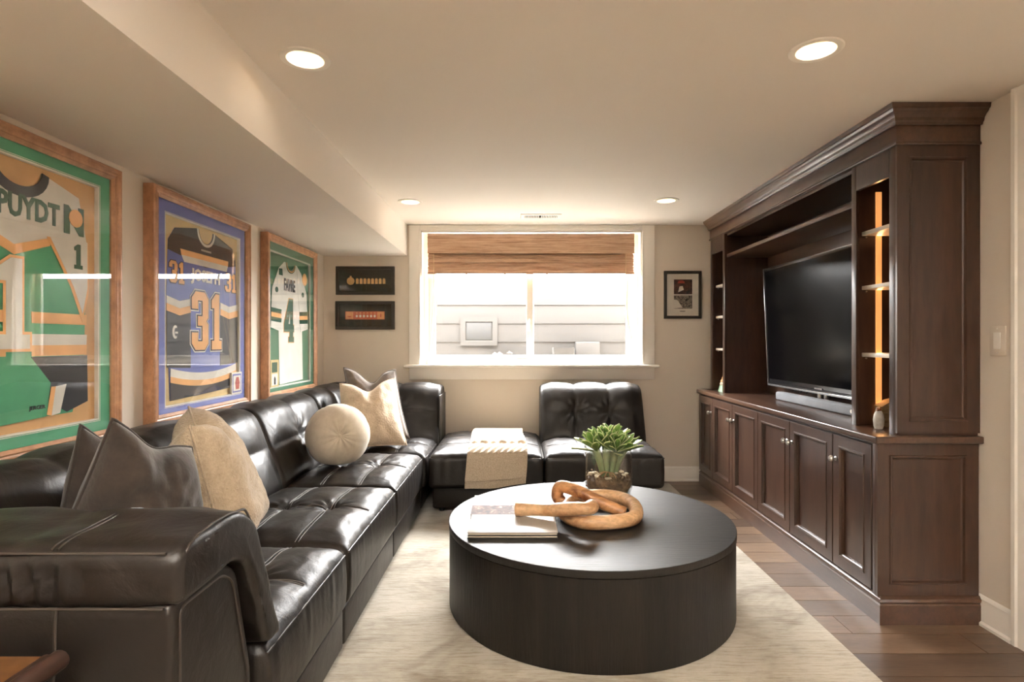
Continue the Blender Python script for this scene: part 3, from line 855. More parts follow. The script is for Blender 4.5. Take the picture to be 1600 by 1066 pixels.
bm = B(); R0 = 0.196; c0 = Vector((-1.112, 3.6, 0.662)); ax = Vector((0.36, -0.92, 0.12)).normalized()
rot = Vector((0, 0, 1)).rotation_difference(ax).to_matrix().to_4x4(); rings = []
nl, ns = 40, 72
for i in range(1, nl):
    th = math.pi * i / nl; rg = []
    for k in range(ns):
        ph = 2 * math.pi * k / ns; dimp = math.exp(-(th / 0.16) ** 2) + math.exp(-((math.pi - th) / 0.16) ** 2)
        sm = abs(math.sin(ph * 4)) ** 0.35; fold = math.exp(-((th - 0.25) / 0.3) ** 2)
        r = R0 * (1 - 0.14 * dimp + 0.02 * (sm - 1) * math.sin(th) + 0.018 * fold * math.sin(ph * 14 + 2 * math.sin(ph * 3)))
        v = Vector((r * math.sin(th) * math.cos(ph), r * math.sin(th) * math.sin(ph), r * math.cos(th) * 0.985))
        v = rot @ v
        if v.z < -0.165: v.z = -0.165 + (v.z + 0.165) * 0.35
        rg.append(bm.verts.new(c0 + v))
    rings.append(rg)
ring_faces(bm, rings); bm.faces.new(rings[0][::-1]); bm.faces.new(rings[-1])
t = thing('ball_pillow', 'round ivory velvet ball pillow on the left sofa run', 'pillow', (c0.x, c0.y, 0.47), 'throw pillows on the sectional')
obj('cover', bm, M_ball, t, 2.5)
obj('button', lathe(B(), [(0, -0.004), (0.008, -0.004), (0.010, 0.002), (0.006, 0.006), (0, 0.007)], c0 + ax * R0 * 0.86, 14, M=rot), M_ball, t)

# ---------------------------------------------------------------- knit throw on the ottoman
def throw():
    path = [(5.03, 0.468), (4.95, 0.487), (4.80, 0.500), (4.6, 0.502), (4.4, 0.500), (4.25, 0.488), (4.14, 0.468), (4.085, 0.442), (4.068, 0.40), (4.060, 0.33), (4.057, 0.26), (4.060, 0.205)]
    pts = catmull([(0, a, c) for a, c in path], 14); L = [0]
    for a, c in zip(pts, pts[1:]): L.append(L[-1] + (c - a).length)
    T = L[-1]; bm = B(); nx = 70; rings = []; back_rings = []
    for i, p in enumerate(pts):
        s = L[i]; tg = (pts[min(i + 1, len(pts) - 1)] - pts[max(0, i - 1)]).normalized(); nr = Vector((0, tg.z, -tg.y))
        if nr.z < 0 or (abs(nr.z) < 0.1 and nr.y > 0): nr = -nr
        f = s / T; rg = []; rb = []
        x0 = -0.355 - 0.012 * math.sin(f * 7) + 0.02 * (1 - f); x1 = 0.075 + 0.01 * math.sin(f * 9 + 1) - 0.035 * (1 - f) ** 2
        for k in range(nx + 1):
            u = k / nx; x = x0 + (x1 - x0) * u; h = 0.016
            if 0.42 < f < 0.66: h += 0.015 * abs(math.sin((f - 0.42) / 0.24 * math.pi * 3 + 1.3 * math.sin(u * math.pi * 6))) ** 1.5
            if 0.70 < f < 0.80: h += 0.014 * abs(math.sin(u * math.pi * 9 + f * 60))
            if abs(f - 0.68) < 0.012: h -= 0.006
            if f > 0.92: h += 0.0025 * math.sin(u * math.pi * 60)
            hang = max(0, (f - 0.75) / 0.25); h += 0.010 * hang * math.sin(u * 9 + 0.6)
            dz = -0.0 + hang * (0.045 * u * (u - 0.1))
            rg.append(bm.verts.new(Vector((x, p.y, p.z + dz)) + nr * h)); rb.append(bm.verts.new(Vector((x, p.y, p.z + dz)) + nr * (h - 0.014)))
        rings.append(rg); back_rings.append(rb)
    for A in (rings, back_rings): ring_faces(bm, A, close=False)
    for a, c, e, f2 in zip(rings, rings[1:], back_rings, back_rings[1:]):
        bm.faces.new((a[0], c[0], f2[0], e[0])); bm.faces.new((a[-1], e[-1], f2[-1], c[-1]))
    for R_, Q in ((rings[0], back_rings[0]), (rings[-1], back_rings[-1])):
        for k in range(nx): bm.faces.new((R_[k], R_[k + 1], Q[k + 1], Q[k]))
    return bm
tag(obj('throw_blanket', throw(), M_knit, smooth=2.5), 'cream cable-knit throw draped over the backless leather module', 'blanket')

# ---------------------------------------------------------------- rug, coffee table and what stands on it
b = bx(-1.55, 1.335, 0.2, 5.02, 0.0005, 0.012, 0.004)
tag(obj('area_rug', b, M_rug), 'large ivory distressed rug under the round black table', 'rug')

TC = (0.352, 2.791); TR_ = 0.672; TZ = 0.4025
t = thing('coffee_table', 'large round black oak drum coffee table on the rug', 'table', (TC[0], TC[1], 0.012))
obj('drum', lathe(B(), [(TR_ - 0.012, 0.012), (TR_ - 0.012, 0.02), (TR_ - 0.003, 0.022), (TR_ - 0.003, TZ - 0.034), (TR_ - 0.008, TZ - 0.032), (TR_ - 0.008, TZ - 0.028)], (TC[0], TC[1], 0), 128), M_tabs, t, 0.5)
obj('tabletop', lathe(B(), [(TR_ - 0.008, TZ - 0.029), (TR_ - 0.001, TZ - 0.029), (TR_, TZ - 0.027), (TR_, TZ - 0.002), (TR_ - 0.002, TZ), (0, TZ)], (TC[0], TC[1], 0), 128), M_table, t, 0.5)

def book(name, lab, x0, x1, y0, y1, z0, h, cover, skew=0.0):
    t = thing(name, lab, 'book', ((x0 + x1) / 2, (y0 + y1) / 2, z0), 'art books on the coffee table')
    c = (x0 + x1) / 2, (y0 + y1) / 2
    R = Matrix.Translation((c[0], c[1], 0)) @ Matrix.Rotation(skew, 4, 'Z') @ Matrix.Translation((-c[0], -c[1], 0))
    f = lambda bm: xform(bm, R)
    obj('back_cover', f(bx(x0, x1, y0, y1, z0, z0 + 0.004, 0.001)), M_blk, t)
    obj('pages', f(bx(x0 + 0.004, x1 - 0.004, y0 + 0.004, y1 - 0.004, z0 + 0.004, z0 + h - 0.004)), M_paper, t)
    obj('front_cover', f(bx(x0, x1, y0, y1, z0 + h - 0.004, z0 + h, 0.001)), cover, t)
    return t, f
tb, f = book('art_book', 'white art book with a dark photo band, farther back under the wood chain', -0.218, 0.185, 2.745, 3.09, TZ, 0.020, M_cover, 0.01)
ph = photo_mat('book_photo', [sr(34, 20, 18), sr(72, 42, 36), sr(104, 72, 58), sr(190, 168, 142)], 0.3)
obj('cover_photo', f(bx(-0.218, 0.185, 2.746, 2.90, TZ + 0.0200, TZ + 0.0206)), ph, tb)
tb, f = book('art_book', 'pale art book with dark spine at the front left of the table', -0.208, 0.181, 2.468, 2.725, TZ, 0.027, M_cover, 0.0)
obj('inner_page_block', f(bx(-0.207, 0.180, 2.4675, 2.47, TZ + 0.012, TZ + 0.016)), M_blk, tb)
obj('cover_picture', f(bx(0.02, 0.175, 2.50, 2.72, TZ + 0.0270, TZ + 0.0274)), plain('cover_print', sr(166, 160, 150), 0.4, Specular_IOR_Level=0.3), tb)

# carved wooden chain
t = thing('wooden_chain', 'carved interlocking wooden chain-link sculpture lying over the books', 'sculpture', (0.40, 2.8, TZ))
def stadium(cx, cy, hx, hy, z, n=14, tilt=0):
    pts = []; r = hy; L = hx - r
    for sgn in (1, -1):
        for k in range(n + 1):
            a = -math.pi / 2 + math.pi * k / n
            pts.append(Vector((cx + sgn * (L + r * math.cos(a)), cy + sgn * r * math.sin(a), z)))
    return pts
lk = stadium(0.385, 2.80, 0.165, 0.195, TZ + 0.033, 16) if False else None
pts = catmull([(0.245, 2.66, TZ + .034), (0.31, 2.585, TZ + .034), (0.43, 2.585, TZ + .034), (0.535, 2.64, TZ + .034), (0.575, 2.75, TZ + .036), (0.575, 2.87, TZ + .040), (0.52, 2.965, TZ + .044), (0.42, 2.985, TZ + .046), (0.32, 2.955, TZ + .044), (0.250, 2.86, TZ + .038), (0.228, 2.76, TZ + .034)], 10, closed=True)
obj('closed_link', tube(B(), pts, 0.0325, 18, closed=True), M_sculpt, t, 2)
pts = catmull([(-0.003, 2.70, 0.462), (0.05, 2.69, 0.464), (0.16, 2.645, 0.474), (0.26, 2.575, 0.499), (0.315, 2.56, 0.505), (0.345, 2.61, 0.50), (0.335, 2.70, 0.462), (0.30, 2.79, 0.440)], 10)
rad = [0.0305 + 0.002 * math.sin(i * 0.3) for i in range(len(pts))]
for i in range(5): rad[i] = 0.0335 if i % 2 else 0.031
rad[0] = 0.024
ol = obj('open_link', tube(B(), pts, rad, 18), M_sculpt, t, 2)
pts = catmull([(0.225, 2.845, 0.455), (0.205, 2.85, 0.485), (0.222, 2.84, 0.532), (0.30, 2.80, 0.520), (0.41, 2.755, 0.475), (0.49, 2.725, 0.445), (0.515, 2.715, 0.437)], 10)
rad = [0.030] * len(pts); rad[-1] = 0.022; rad[0] = 0.024
obj('crossing_link', tube(B(), pts, rad, 18), M_sculptd, t, 2, label='darker streaked diagonal link')

# glass vase with succulent
VC = (0.512, 3.215)
t = thing('potted_succulent', 'green white-edged succulent in a clear glass vase of gravel', 'plant', (VC[0], VC[1], TZ))
vp = [(0, TZ + 0.001), (0.095, TZ + 0.001), (0.118, TZ + 0.012), (0.130, TZ + 0.045), (0.131, TZ + 0.10), (0.127, TZ + 0.20), (0.125, TZ + 0.262), (0.123, TZ + 0.265), (0.121, TZ + 0.262), (0.123, TZ + 0.20), (0.126, TZ + 0.10), (0.125, TZ + 0.05), (0.112, TZ + 0.018), (0.09, TZ + 0.010), (0, TZ + 0.010)]
obj('vase', lathe(B(), vp, (VC[0], VC[1], 0), 64, power=3.2), M_vase, t, 0.9)
b = lathe(B(), [(0, TZ + 0.012), (0.088, TZ + 0.012), (0.108, TZ + 0.022), (0.119, TZ + 0.05), (0.120, TZ + 0.085), (0.06, TZ + 0.095), (0, TZ + 0.09)], (VC[0], VC[1], 0), 48, power=3.2)
for v in b.verts: v.co += Vector((mnoise.noise(v.co * 60), mnoise.noise(v.co * 60 + Vector((5, 0, 0))), 0)) * 0.002
obj('soil', b, M_gravel, t)
b = B()
for i in range(700):
    a = random.uniform(0, 2 * math.pi); rr = 0.117 * math.sqrt(random.random()) if i < 320 else 0.1175
    ca, sa = math.cos(a), math.sin(a); rr = rr / ((abs(ca) ** 3.2 + abs(sa) ** 3.2) ** (1 / 3.2))
    zz = TZ + 0.088 + random.uniform(-0.006, 0.014) * (1 + rr * 4) if i < 320 else random.uniform(TZ + 0.045, TZ + 0.092)
    q = random.uniform(0.0035, 0.0075)
    bmesh.ops.create_icosphere(b, subdivisions=1, radius=q, matrix=Matrix.Translation((VC[0] + rr * ca, VC[1] + rr * sa, zz)) @ Matrix.Rotation(random.random() * 6, 4, 'X') @ Matrix.Diagonal((1, 1.3, 0.7, 1)))
obj('gravel', b, [M_gravel], t, kind='stuff')
b = B()
for i in range(26):
    a = random.uniform(-0.6, 3.8); rr = random.uniform(0.06, 0.115); c = Vector((VC[0] + rr * math.cos(a), VC[1] - rr * abs(math.sin(a)) * 0.9, TZ + 0.10 + random.uniform(0, 0.025)))
    bmesh.ops.create_icosphere(b, subdivisions=1, radius=random.uniform(0.006, 0.011), matrix=Matrix.Translation(c) @ Matrix.Diagonal((1.4, 1, 0.7, 1)))
obj('pale_chips', b, plain('pale_wood_chip', sr(214, 200, 178), 0.9), t, kind='stuff')
def leaf_mesh():
    bm = B(); rows = []; n = 9; Lf = 0.150
    for i in range(n + 1):
        s = i / n; w = 0.0195 * (0.42 + 0.75 * math.sin(math.pi * min(1, s * 0.95) ** 1.5)) * (1 if s < 0.93 else 0.5)
        if i == n: w = 0.002
        z = Lf * s; bow = 0.018 * s * s
        rw = []
        for u, tt in ((-1, 0), (-0.80, 0.0024), (0, 0.004), (0.80, 0.0024), (1, 0), (0.80, -0.002), (0, -0.006), (-0.80, -0.002)):
            rw.append(bm.verts.new((u * w, -bow + tt * 1.2 + 0.006 * u * u * (1 - s * 0.4), z)))
        rows.append(rw)
    for a, c in zip(rows, rows[1:]):
        for k in range(8):
            j = (k + 1) % 8; f = bm.faces.new((a[k], a[j], c[j], c[k])); f.material_index = 1 if k in (0, 3, 4, 7) else 0
    f = bm.faces.new(rows[-1]); f.material_index = 1; bm.faces.new(rows[0][::-1])
    bmesh.ops.recalc_face_normals(bm, faces=bm.faces)
    for f in bm.faces: f.smooth = True
    me = bpy.data.meshes.new('leaf'); bm.to_mesh(me); bm.free(); me.materials.append(M_leaf); me.materials.append(M_leafe); return me
LM = leaf_mesh()
for cx, cy, cz, n, lean, sc in ((-0.066, -0.005, 0.300, 17, (-0.40, 0), 1.0), (0.036, -0.045, 0.295, 17, (0.15, -0.35), 0.95), (0.02, 0.03, 0.315, 17, (0.1, 0.25), 1.05), (0.088, 0.01, 0.290, 15, (0.45, 0.05), 0.95), (-0.012, -0.01, 0.32, 13, (-0.05, 0), 1.0)):
    top = Vector((VC[0] + cx, VC[1] + cy, TZ + cz - 0.055)); root = Vector((VC[0] + cx * 0.35, VC[1] + cy * 0.4 - 0.01, TZ + 0.085))
    obj('stem', tube(B(), catmull([root, root.lerp(top, 0.5) + Vector((0, 0, 0.01)), top], 6), [0.013 + 0.010 * i / 12 for i in range(13)], 12), M_stem, t)
    for i in range(n):
        a = i * 2.39996; k = i / n; el = math.radians(8 + 46 * (1 - k) ** 1.1) + random.uniform(-0.08, 0.08)
        o = bpy.data.objects.new('leaf', LM); COL.objects.link(o); o.parent = t
        R = Matrix.Rotation(a, 4, 'Z') @ Matrix.Rotation(el, 4, 'X')
        q = Vector((lean[0], lean[1], 1)).normalized(); Rl = Vector((0, 0, 1)).rotation_difference(q).to_matrix().to_4x4()
        o.matrix_local = Matrix.Translation(top - ORG[t.name] + q * (-0.02 + 0.03 * k)) @ Rl @ R @ Matrix.Diagonal(Vector((1, 1, 1)) .to_4d()) @ Matrix.Scale(sc * (0.72 + 0.28 * (1 - k)) * random.uniform(0.9, 1.1), 4)
b = B()
for i in range(9):
    a = random.uniform(0, 6.28); p = Vector((VC[0], VC[1] - 0.02, TZ + 0.12)); q = p + Vector((0.07 * math.cos(a), 0.06 * math.sin(a) - 0.02, -0.02)); 
    tube(b, catmull([p, p.lerp(q, 0.5) + Vector((0, 0, 0.012)), q], 4), 0.004, 6)
obj('dry_roots', b, plain('dry_root', sr(176, 142, 104), 0.8), t, kind='stuff')

# ---------------------------------------------------------------- side table, lower left corner
t = thing('side_table', 'wooden side table corner with a dark rounded edge, bottom left of the photo', 'table', (-1.2, 0.85, 0.012))
ZT = 0.652
obj('tabletop', bx(-1.50, -0.885, 0.53, 1.094, ZT - 0.022, ZT, 0.003), M_side, t)
b = tube(B(), [(-0.870, 0.51, ZT - 0.010), (-0.870, 1.099, ZT - 0.010)], 0.019, 14)
box(b, -0.897, -0.877, 0.53, 1.097, ZT - 0.03, ZT + 0.003, 0.004)
obj('edge_rail', b, M_sided, t)
for x in (-1.45, -0.92):
    for y in (0.57, 1.05):
        obj('leg', lathe(B(), [(0, 0.0125), (0.016, 0.0125), (0.022, ZT - 0.03), (0, ZT - 0.03)], (x, y, 0), 14), M_sided, t)
obj('apron', bx(-1.45, -0.92, 0.56, 1.06, ZT - 0.08, ZT - 0.022), M_sided, t)

# ---------------------------------------------------------------- entertainment cabinet
CX, UX = 1.62, 1.689                     # front faces of base and upper
CY0, CY1 = 2.563, 5.03
SEG = [2.563, 2.910, 3.367, 3.810, 4.260, 4.690, 5.03]
BZ0, BZ1 = 0.118, 0.797
GC = 'built-in media cabinet units'

def door(t, y0, y1, knob_side):
    g = 0.0022; w, h = y1 - y0 - 2 * g, 0.652
    o = (CX, y1 - g, BZ0 + 0.012); u = (0, -1, 0); v = (0, 0, 1); n = (-1, 0, 0)
    dr = obj('door', nest(B(), o, u, v, n, w, h, [(0.004, 0.001), (0, 0.003), (0, 0.017), (0.003, 0.020), (0.052, 0.020), (0.055, 0.024), (0.062, 0.024), (0.066, 0.016), (0.070, 0.013), (0.073, 0.002)], fill=False), M_cab, t, 0.35)
    obj('panel', nest(B(), (o[0] - 0.002, o[1] - 0.070, o[2] + 0.070), u, v, n, w - 0.14, h - 0.14, [(0, -0.002), (0, 0.001)]), M_cab, dr)
    yk = (y0 + 0.030) if knob_side == 'near' else (y1 - 0.030); zk = BZ0 + 0.545
    M = Vector((0, 0, 1)).rotation_difference(Vector((-1, 0, 0))).to_matrix().to_4x4()
    obj('knob', lathe(B(), [(0, 0.019), (0.011, 0.019), (0.011, 0.023), (0.006, 0.026), (0.006, 0.034), (0.013, 0.038), (0.016, 0.045), (0.012, 0.053), (0, 0.056)], (CX, yk, zk), 20, M=M), M_nick, dr)

units = [(0, 1, 'nearest base cabinet unit with one door and a panelled end, right of the rug', ['far']),
         (1, 3, 'base cabinet unit with two doors below the near half of the television', ['near', 'far']),
         (3, 5, 'base cabinet unit with two doors below the far half of the television', ['near', 'far']),
         (5, 6, 'farthest narrow base cabinet unit with one door by the back wall', ['near'])]
# knobs: nearest door far side; pairs meet in the middle
sides = {0: 'far', 1: 'far', 2: 'near', 3: 'far', 4: 'near', 5: 'near'}
for a, c, lab, _ in units:
    y0, y1 = SEG[a], SEG[c]
    t = thing('base_cabinet', lab, 'cabinet', (1.84, (y0 + y1) / 2, 0.0), GC)
    obj('carcass', bx(CX, XR - 0.004, y0 + 0.0006, y1 - 0.0006, BZ0 - 0.1, BZ1 - 0.001), M_cab, t)
    for k in range(a, c): door(t, SEG[k] + (0.028 if k == 0 else 0), SEG[k + 1], sides[k])
    if a == 0:
        obj('corner_stile', bx(CX - 0.018, CX, y0 + 0.0006, y0 + 0.026, BZ0, BZ1 - 0.001, 0.002), M_cab, t)
        dr = obj('end_panel', nest(B(), (CX - 0.018, y0, BZ0), (1, 0, 0), (0, 0, 1), (0, -1, 0), XR - CX + 0.008, BZ1 - BZ0 - 0.001, [(0, -0.001), (0, 0.012), (0.052, 0.012), (0.055, 0.016), (0.062, 0.016), (0.067, 0.006), (0.074, 0.003)]), M_cab, t, 0.35)
plp = [(0, 0.0005), (0.018, 0.0005), (0.018, 0.085), (0.014, 0.092), (0.018, 0.100), (0.016, 0.112), (0.006, 0.120), (0, 0.122)]
tag(obj('plinth_moulding', sweep(B(), plp, [(XR - 0.006, CY0 - 0.013), (CX - 0.002, CY0 - 0.013), (CX - 0.002, CY1)], side=-1), M_cabh, smooth=0.4), 'dark wood plinth moulding along the foot of the base cabinets', 'moulding')
tag(obj('countertop', bx(1.583, XR - 0.002, CY0 - 0.035, CY1 + 0.02, BZ1, 0.829, 0.006, 3), M_cabh), 'long dark wood countertop over the base cabinets', 'countertop')

UZ0, UZ1 = 0.8295, 2.12
def tower(y0, y1, lab, near):
    t = thing('bookcase_tower', lab, 'cabinet', (1.87, (y0 + y1) / 2, UZ0), 'tower units of the media cabinet')
    th = 0.02
    obj('side_panel', bx(UX + 0.018, XR - 0.022, y0 + 0.001, y0 + th, UZ0, UZ1 - 0.001), M_cab, t)
    obj('side_panel', bx(UX + 0.018, XR - 0.022, y1 - th, y1 - 0.001, UZ0, UZ1 - 0.001), M_cab, t)
    obj('back_panel', bx(XR - 0.022, XR - 0.004, y0 + 0.001, y1 - 0.001, UZ0, UZ1 - 0.001), M_cab, t)
    obj('stile', bx(UX, UX + 0.018, y0 + 0.001, y0 + 0.044, UZ0, UZ1 - 0.001, 0.002), M_cab, t)
    obj('stile', bx(UX, UX + 0.018, y1 - 0.040, y1 - 0.001, UZ0, UZ1 - 0.001, 0.002), M_cab, t)
    obj('top_rail', bx(UX + 0.0005, UX + 0.018, y0 + 0.0445, y1 - 0.0405, 1.995, UZ1 - 0.001), M_cab, t)
    for zz in ((1.785, 1.515, 1.182) if near else (1.72, 1.455, 1.18)):
        s = obj('shelf', bx(UX + 0.04, XR - 0.022, y0 + th, y1 - th, zz - 0.011, zz + 0.009, 0.002), M_shelfg, t, label='pale shelf')
        pb = B()
        for ya in (y0 + th, y1 - th - 0.008): cyl(pb, (UX + 0.06, ya, zz - 0.018), (UX + 0.06, ya + 0.008, zz - 0.018), 0.004, seg=8)
        obj('shelf_pin', pb, M_nick, s)
    if near:
        obj('light_strip', bx(1.797, 1.826, y1 - th - 0.007, y1 - th, UZ0 + 0.01, 1.994, 0.002), M_led, t, label='glowing amber light strip')
        gl = bpy.data.lights.new('strip_glow', 'AREA'); gl.shape = 'RECTANGLE'; gl.size = 0.025; gl.size_y = 1.1; gl.energy = 0.35; gl.color = (1, 0.5, 0.2)
        go = bpy.data.objects.new('strip_glow', gl); COL.objects.link(go); go.parent = t; go.location = Vector((1.8115, y1 - th - 0.009, 1.41)) - ORG[t.name]; go.rotation_euler = (-math.pi / 2, 0, 0)
        obj('end_panel', nest(B(), (UX, y0, UZ0 + 0.012), (1, 0, 0), (0, 0, 1), (0, -1, 0), XR - UX - 0.004, UZ1 - UZ0 - 0.013, [(0, -0.001), (0, 0.012), (0.052, 0.012), (0.055, 0.016), (0.062, 0.016), (0.067, 0.006), (0.074, 0.003)]), M_cab, t, 0.35)
    return t
tower(CY0, 2.90, 'near open bookcase tower with a glowing amber strip and panelled end', True)
tower(4.66, CY1 - 0.03, 'far open bookcase tower next to the back wall, beyond the television', False)

t = thing('media_bridge', 'open dark wood television bay with a high shelf between the towers', 'cabinet', (1.87, 3.78, UZ0), 'tower units of the media cabinet')
obj('back_panel', bx(XR - 0.022, XR - 0.004, 2.901, 4.659, UZ0, UZ1 - 0.001), M_cabh, t)
obj('shelf', bx(1.705, XR - 0.022, 2.902, 4.658, 1.925, 1.952, 0.003), M_cabh, t)
obj('top_panel', bx(UX + 0.02, XR - 0.022, 2.902, 4.658, UZ1 - 0.02, UZ1 - 0.001), M_cab, t)

b = bx(UX - 0.004, XR - 0.003, CY0 - 0.014, CY1 - 0.025, UZ1, 2.215, 0.002)
t = thing('crown_moulding', 'dark wood frieze and crown moulding on top of the media cabinet', 'moulding', (1.87, 3.78, UZ1))
obj('frieze', b, M_cabh, t)
crp = [(0, 2.205), (0.010, 2.205), (0.012, 2.214), (0.018, 2.220), (0.020, 2.232), (0.030, 2.245), (0.040, 2.252), (0.046, 2.262), (0.052, 2.265), (0.056, 2.284), (0, 2.284)]
obj('crown', sweep(B(), crp, [(XR - 0.003, CY0 - 0.016), (UX - 0.006, CY0 - 0.016), (UX - 0.006, CY1 - 0.025)], side=-1), M_cabh, t, 0.4)
b = sweep(B(), [(0, 2.119), (0.006, 2.119), (0.008, 2.124), (0.005, 2.132), (0, 2.134)], [(XR - 0.004, CY0 - 0.014), (UX - 0.004, CY0 - 0.014), (UX - 0.004, CY1 - 0.025)], side=-1)
obj('bead', b, M_cabh, t, 0.4)

# television (tilted slightly forward), soundbar
t = thing('television', 'large black flat television in the dark wood bay', 'television', (1.93, 3.68, 0.829))
Mt = Matrix.Translation((1.935, 3.685, 0.921)) @ Matrix.Rotation(math.radians(-2.4), 4, 'Y')
hw = 0.735; hh = 0.875
def tv(bm): return xform(bm, Mt)
obj('body', tv(bx(0.004, 0.045, -hw, hw, 0, hh, 0.006, 3)), M_bezel, t)
obj('bezel', tv(nest(B(), (0.004, hw, 0), (0, -1, 0), (0, 0, 1), (-1, 0, 0), 2 * hw, hh, [(0, 0), (0, 0.003), (0.002, 0.004), (0.016, 0.004), (0.018, 0.0015)], fill=False)), M_bezel, t)
obj('screen', tv(bx(0.0022, 0.004, -hw + 0.017, hw - 0.017, 0.045, hh - 0.017)), M_screen, t)
b = B(); box(b, -0.0035, 0.03, -hw - 0.003, hw + 0.003, -0.010, 0.004, 0.002); box(b, -0.001, 0.03, hw, hw + 0.004, 0, hh, 0.0015); box(b, -0.001, 0.03, -hw - 0.004, -hw, 0, hh, 0.0015)
box(b, -0.001, 0.03, -hw, hw, hh, hh + 0.003, 0.001)
obj('silver_trim', tv(b), M_silver, t)
obj('logo', tv(bx(-0.0008, 0.0022, -0.045, 0.045, 0.018, 0.028)), M_silver, t)
b = B(); cyl(b, (1.965, 3.72, 0.84), (1.965, 3.72, 0.935), 0.016, seg=14); cyl(b, (1.965, 3.64, 0.84), (1.965, 3.64, 0.935), 0.016, seg=14)
obj('stand_neck', b, M_nick, t)
obj('stand_foot', bx(1.945, 2.03, 3.40, 3.96, 0.8292, 0.841, 0.003), M_blk, t)
b = B()
for k in range(4):
    y = 3.75 + 0.08 * k; tube(b, catmull([(1.99, y, 0.95), (1.96, y + 0.03, 0.91), (1.965, y + 0.07, 0.895), (2.02, y + 0.1, 0.92)], 5), 0.004, 6)
obj('cable', b, M_blk, t)
t = thing('soundbar', 'light grey fabric soundbar lying in front of the television', 'soundbar', (1.90, 3.66, 0.829))
obj('body', bx(1.868, 1.925, 3.17, 4.15, 0.8295, 0.888, 0.014, 4), M_bar, t)
obj('end_cap', lathe(B(), [(0, 0), (0.010, 0), (0.010, 0.004), (0, 0.005)], (1.866, 3.20, 0.858), 16, M=Vector((0, 0, 1)).rotation_difference(Vector((-1, 0, 0))).to_matrix().to_4x4()), M_white, t)

# ornaments in the towers
t = thing('bird_figurine', 'small pale stone bird figurine with a brown head in the near tower', 'figurine', (1.742, 2.765, 0.829))
obj('body', lathe(B(), [(0, 0.8292), (0.017, 0.8292), (0.022, 0.845), (0.024, 0.872), (0.021, 0.895), (0.014, 0.912), (0.008, 0.918), (0, 0.919)], (1.742, 2.765, 0), 28), plain('pale_stone', sr(186, 180, 170), 0.5, var=0.15, scale=30), t)
b = lathe(B(), [(0, 0.908), (0.009, 0.911), (0.013, 0.920), (0.009, 0.931), (0, 0.934)], (1.742, 2.765, 0), 20); tube(b, [(1.736, 2.757, 0.921), (1.722, 2.747, 0.917)], [0.007, 0.001], 8)
obj('head', b, plain('brown_glaze', sr(138, 84, 52), 0.4), t)
t = thing('wicker_box', 'small tan woven box behind the bird figurine in the near tower', 'box', (1.86, 2.84, 0.829))
M_wick = fabric('wicker_weave', sr(120, 94, 62), sr(176, 146, 104), 70, 0.8, 0.8, 0, 0.006, 20)
b = B(); by0, by1, bx0, bx1 = 2.803, 2.868, 1.785, 1.96
for k in range(7):
    z = 0.8295 + k * 0.013; nest(b, (bx0, by1, z), (1, 0, 0), (0, -1, 0), (0, 0, 1), bx1 - bx0, by1 - by0, [(0.002, 0), (0, 0.003), (0, 0.009), (0.002, 0.0125), (0.008, 0.0125), (0.008, 0)], fill=False)
obj('woven_body', b, M_wick, t)
b = B(); pr = [(bx0 - 0.004, 0.921), (bx1, 0.921), (bx1, 0.990), (bx0 + 0.05, 0.960), (bx0 - 0.004, 0.930)]
prism(b, [(p[0], p[1]) for p in pr], MAT((1, 0, 0), (0, 0, 1), (0, by1, 0)), 0, by1 - by0); obj('lid', b, M_wick, t)
t = thing('pagoda_figurine', 'small figurine with orange tiers on a green base in the far tower', 'figurine', (1.80, 4.86, 0.829))
fy, fx = 4.84, 1.765
b = lathe(B(), [(0, 0.8292), (0.062, 0.8292), (0.058, 0.845), (0.050, 0.875), (0.040, 0.880), (0, 0.880)], (fx, fy, 0), 20); obj('green_base', b, plain('green_glaze', sr(150, 186, 150), 0.35), t)
b = lathe(B(), [(0, 0.878), (0.047, 0.878), (0.050, 0.893), (0.040, 0.905), (0, 0.906)], (fx, fy, 0), 20); obj('white_band', b, plain('cream_glaze', sr(222, 208, 184), 0.4), t)
M_org = plain('orange_glaze', sr(216, 156, 98), 0.4); z = 0.905; r = 0.042
for k in range(4):
    obj('tier', lathe(B(), [(0, z), (r, z), (r + 0.003, z + 0.005), (r * 0.86, z + 0.024), (0, z + 0.025)], (fx, fy, 0), 18), M_org, t); z += 0.0245; r *= 0.74
obj('spire', lathe(B(), [(0, z - 0.001), (0.011, z - 0.001), (0.004, z + 0.03), (0, z + 0.045)], (fx, fy, 0), 12), M_org, t)

# light switch
t = thing('light_switch', 'beige rocker light switch plate on the right wall', 'switch', (XR, 2.475, 1.19))
obj('plate', bx(XR - 0.006, XR - 0.0002, 2.417, 2.497, 1.188, 1.315, 0.002), M_wall, t)
obj('rocker', bx(XR - 0.010, XR - 0.006, 2.439, 2.474, 1.215, 1.287, 0.0015), M_trim, t)
b = B()
for z in (1.200, 1.303): cyl(b, (XR - 0.0075, 2.457, z), (XR - 0.006, 2.457, z), 0.0035, seg=10)
obj('screw', b, M_trim, t)

# ---------------------------------------------------------------- pictures
def rails(t, M, W_, H_, prof, mat, name='frame_rail'):
    """four mitred rails; prof of (inset, depth)."""
    cs = [(0, 0), (W_, 0), (W_, H_), (0, H_)]; inn = [(1, 1), (-1, 1), (-1, -1), (1, -1)]
    for i in range(4):
        j = (i + 1) % 4; b = B(); rg = []
        for c, n in ((cs[i], inn[i]), (cs[j], inn[j])):
            rg.append([b.verts.new(M @ Vector((c[0] + n[0] * s, c[1] + n[1] * s, d))) for s, d in prof])
        ring_faces(b, rg); b.faces.new(rg[0]); b.faces.new(rg[1]); obj(name, b, mat, t, 0.4)

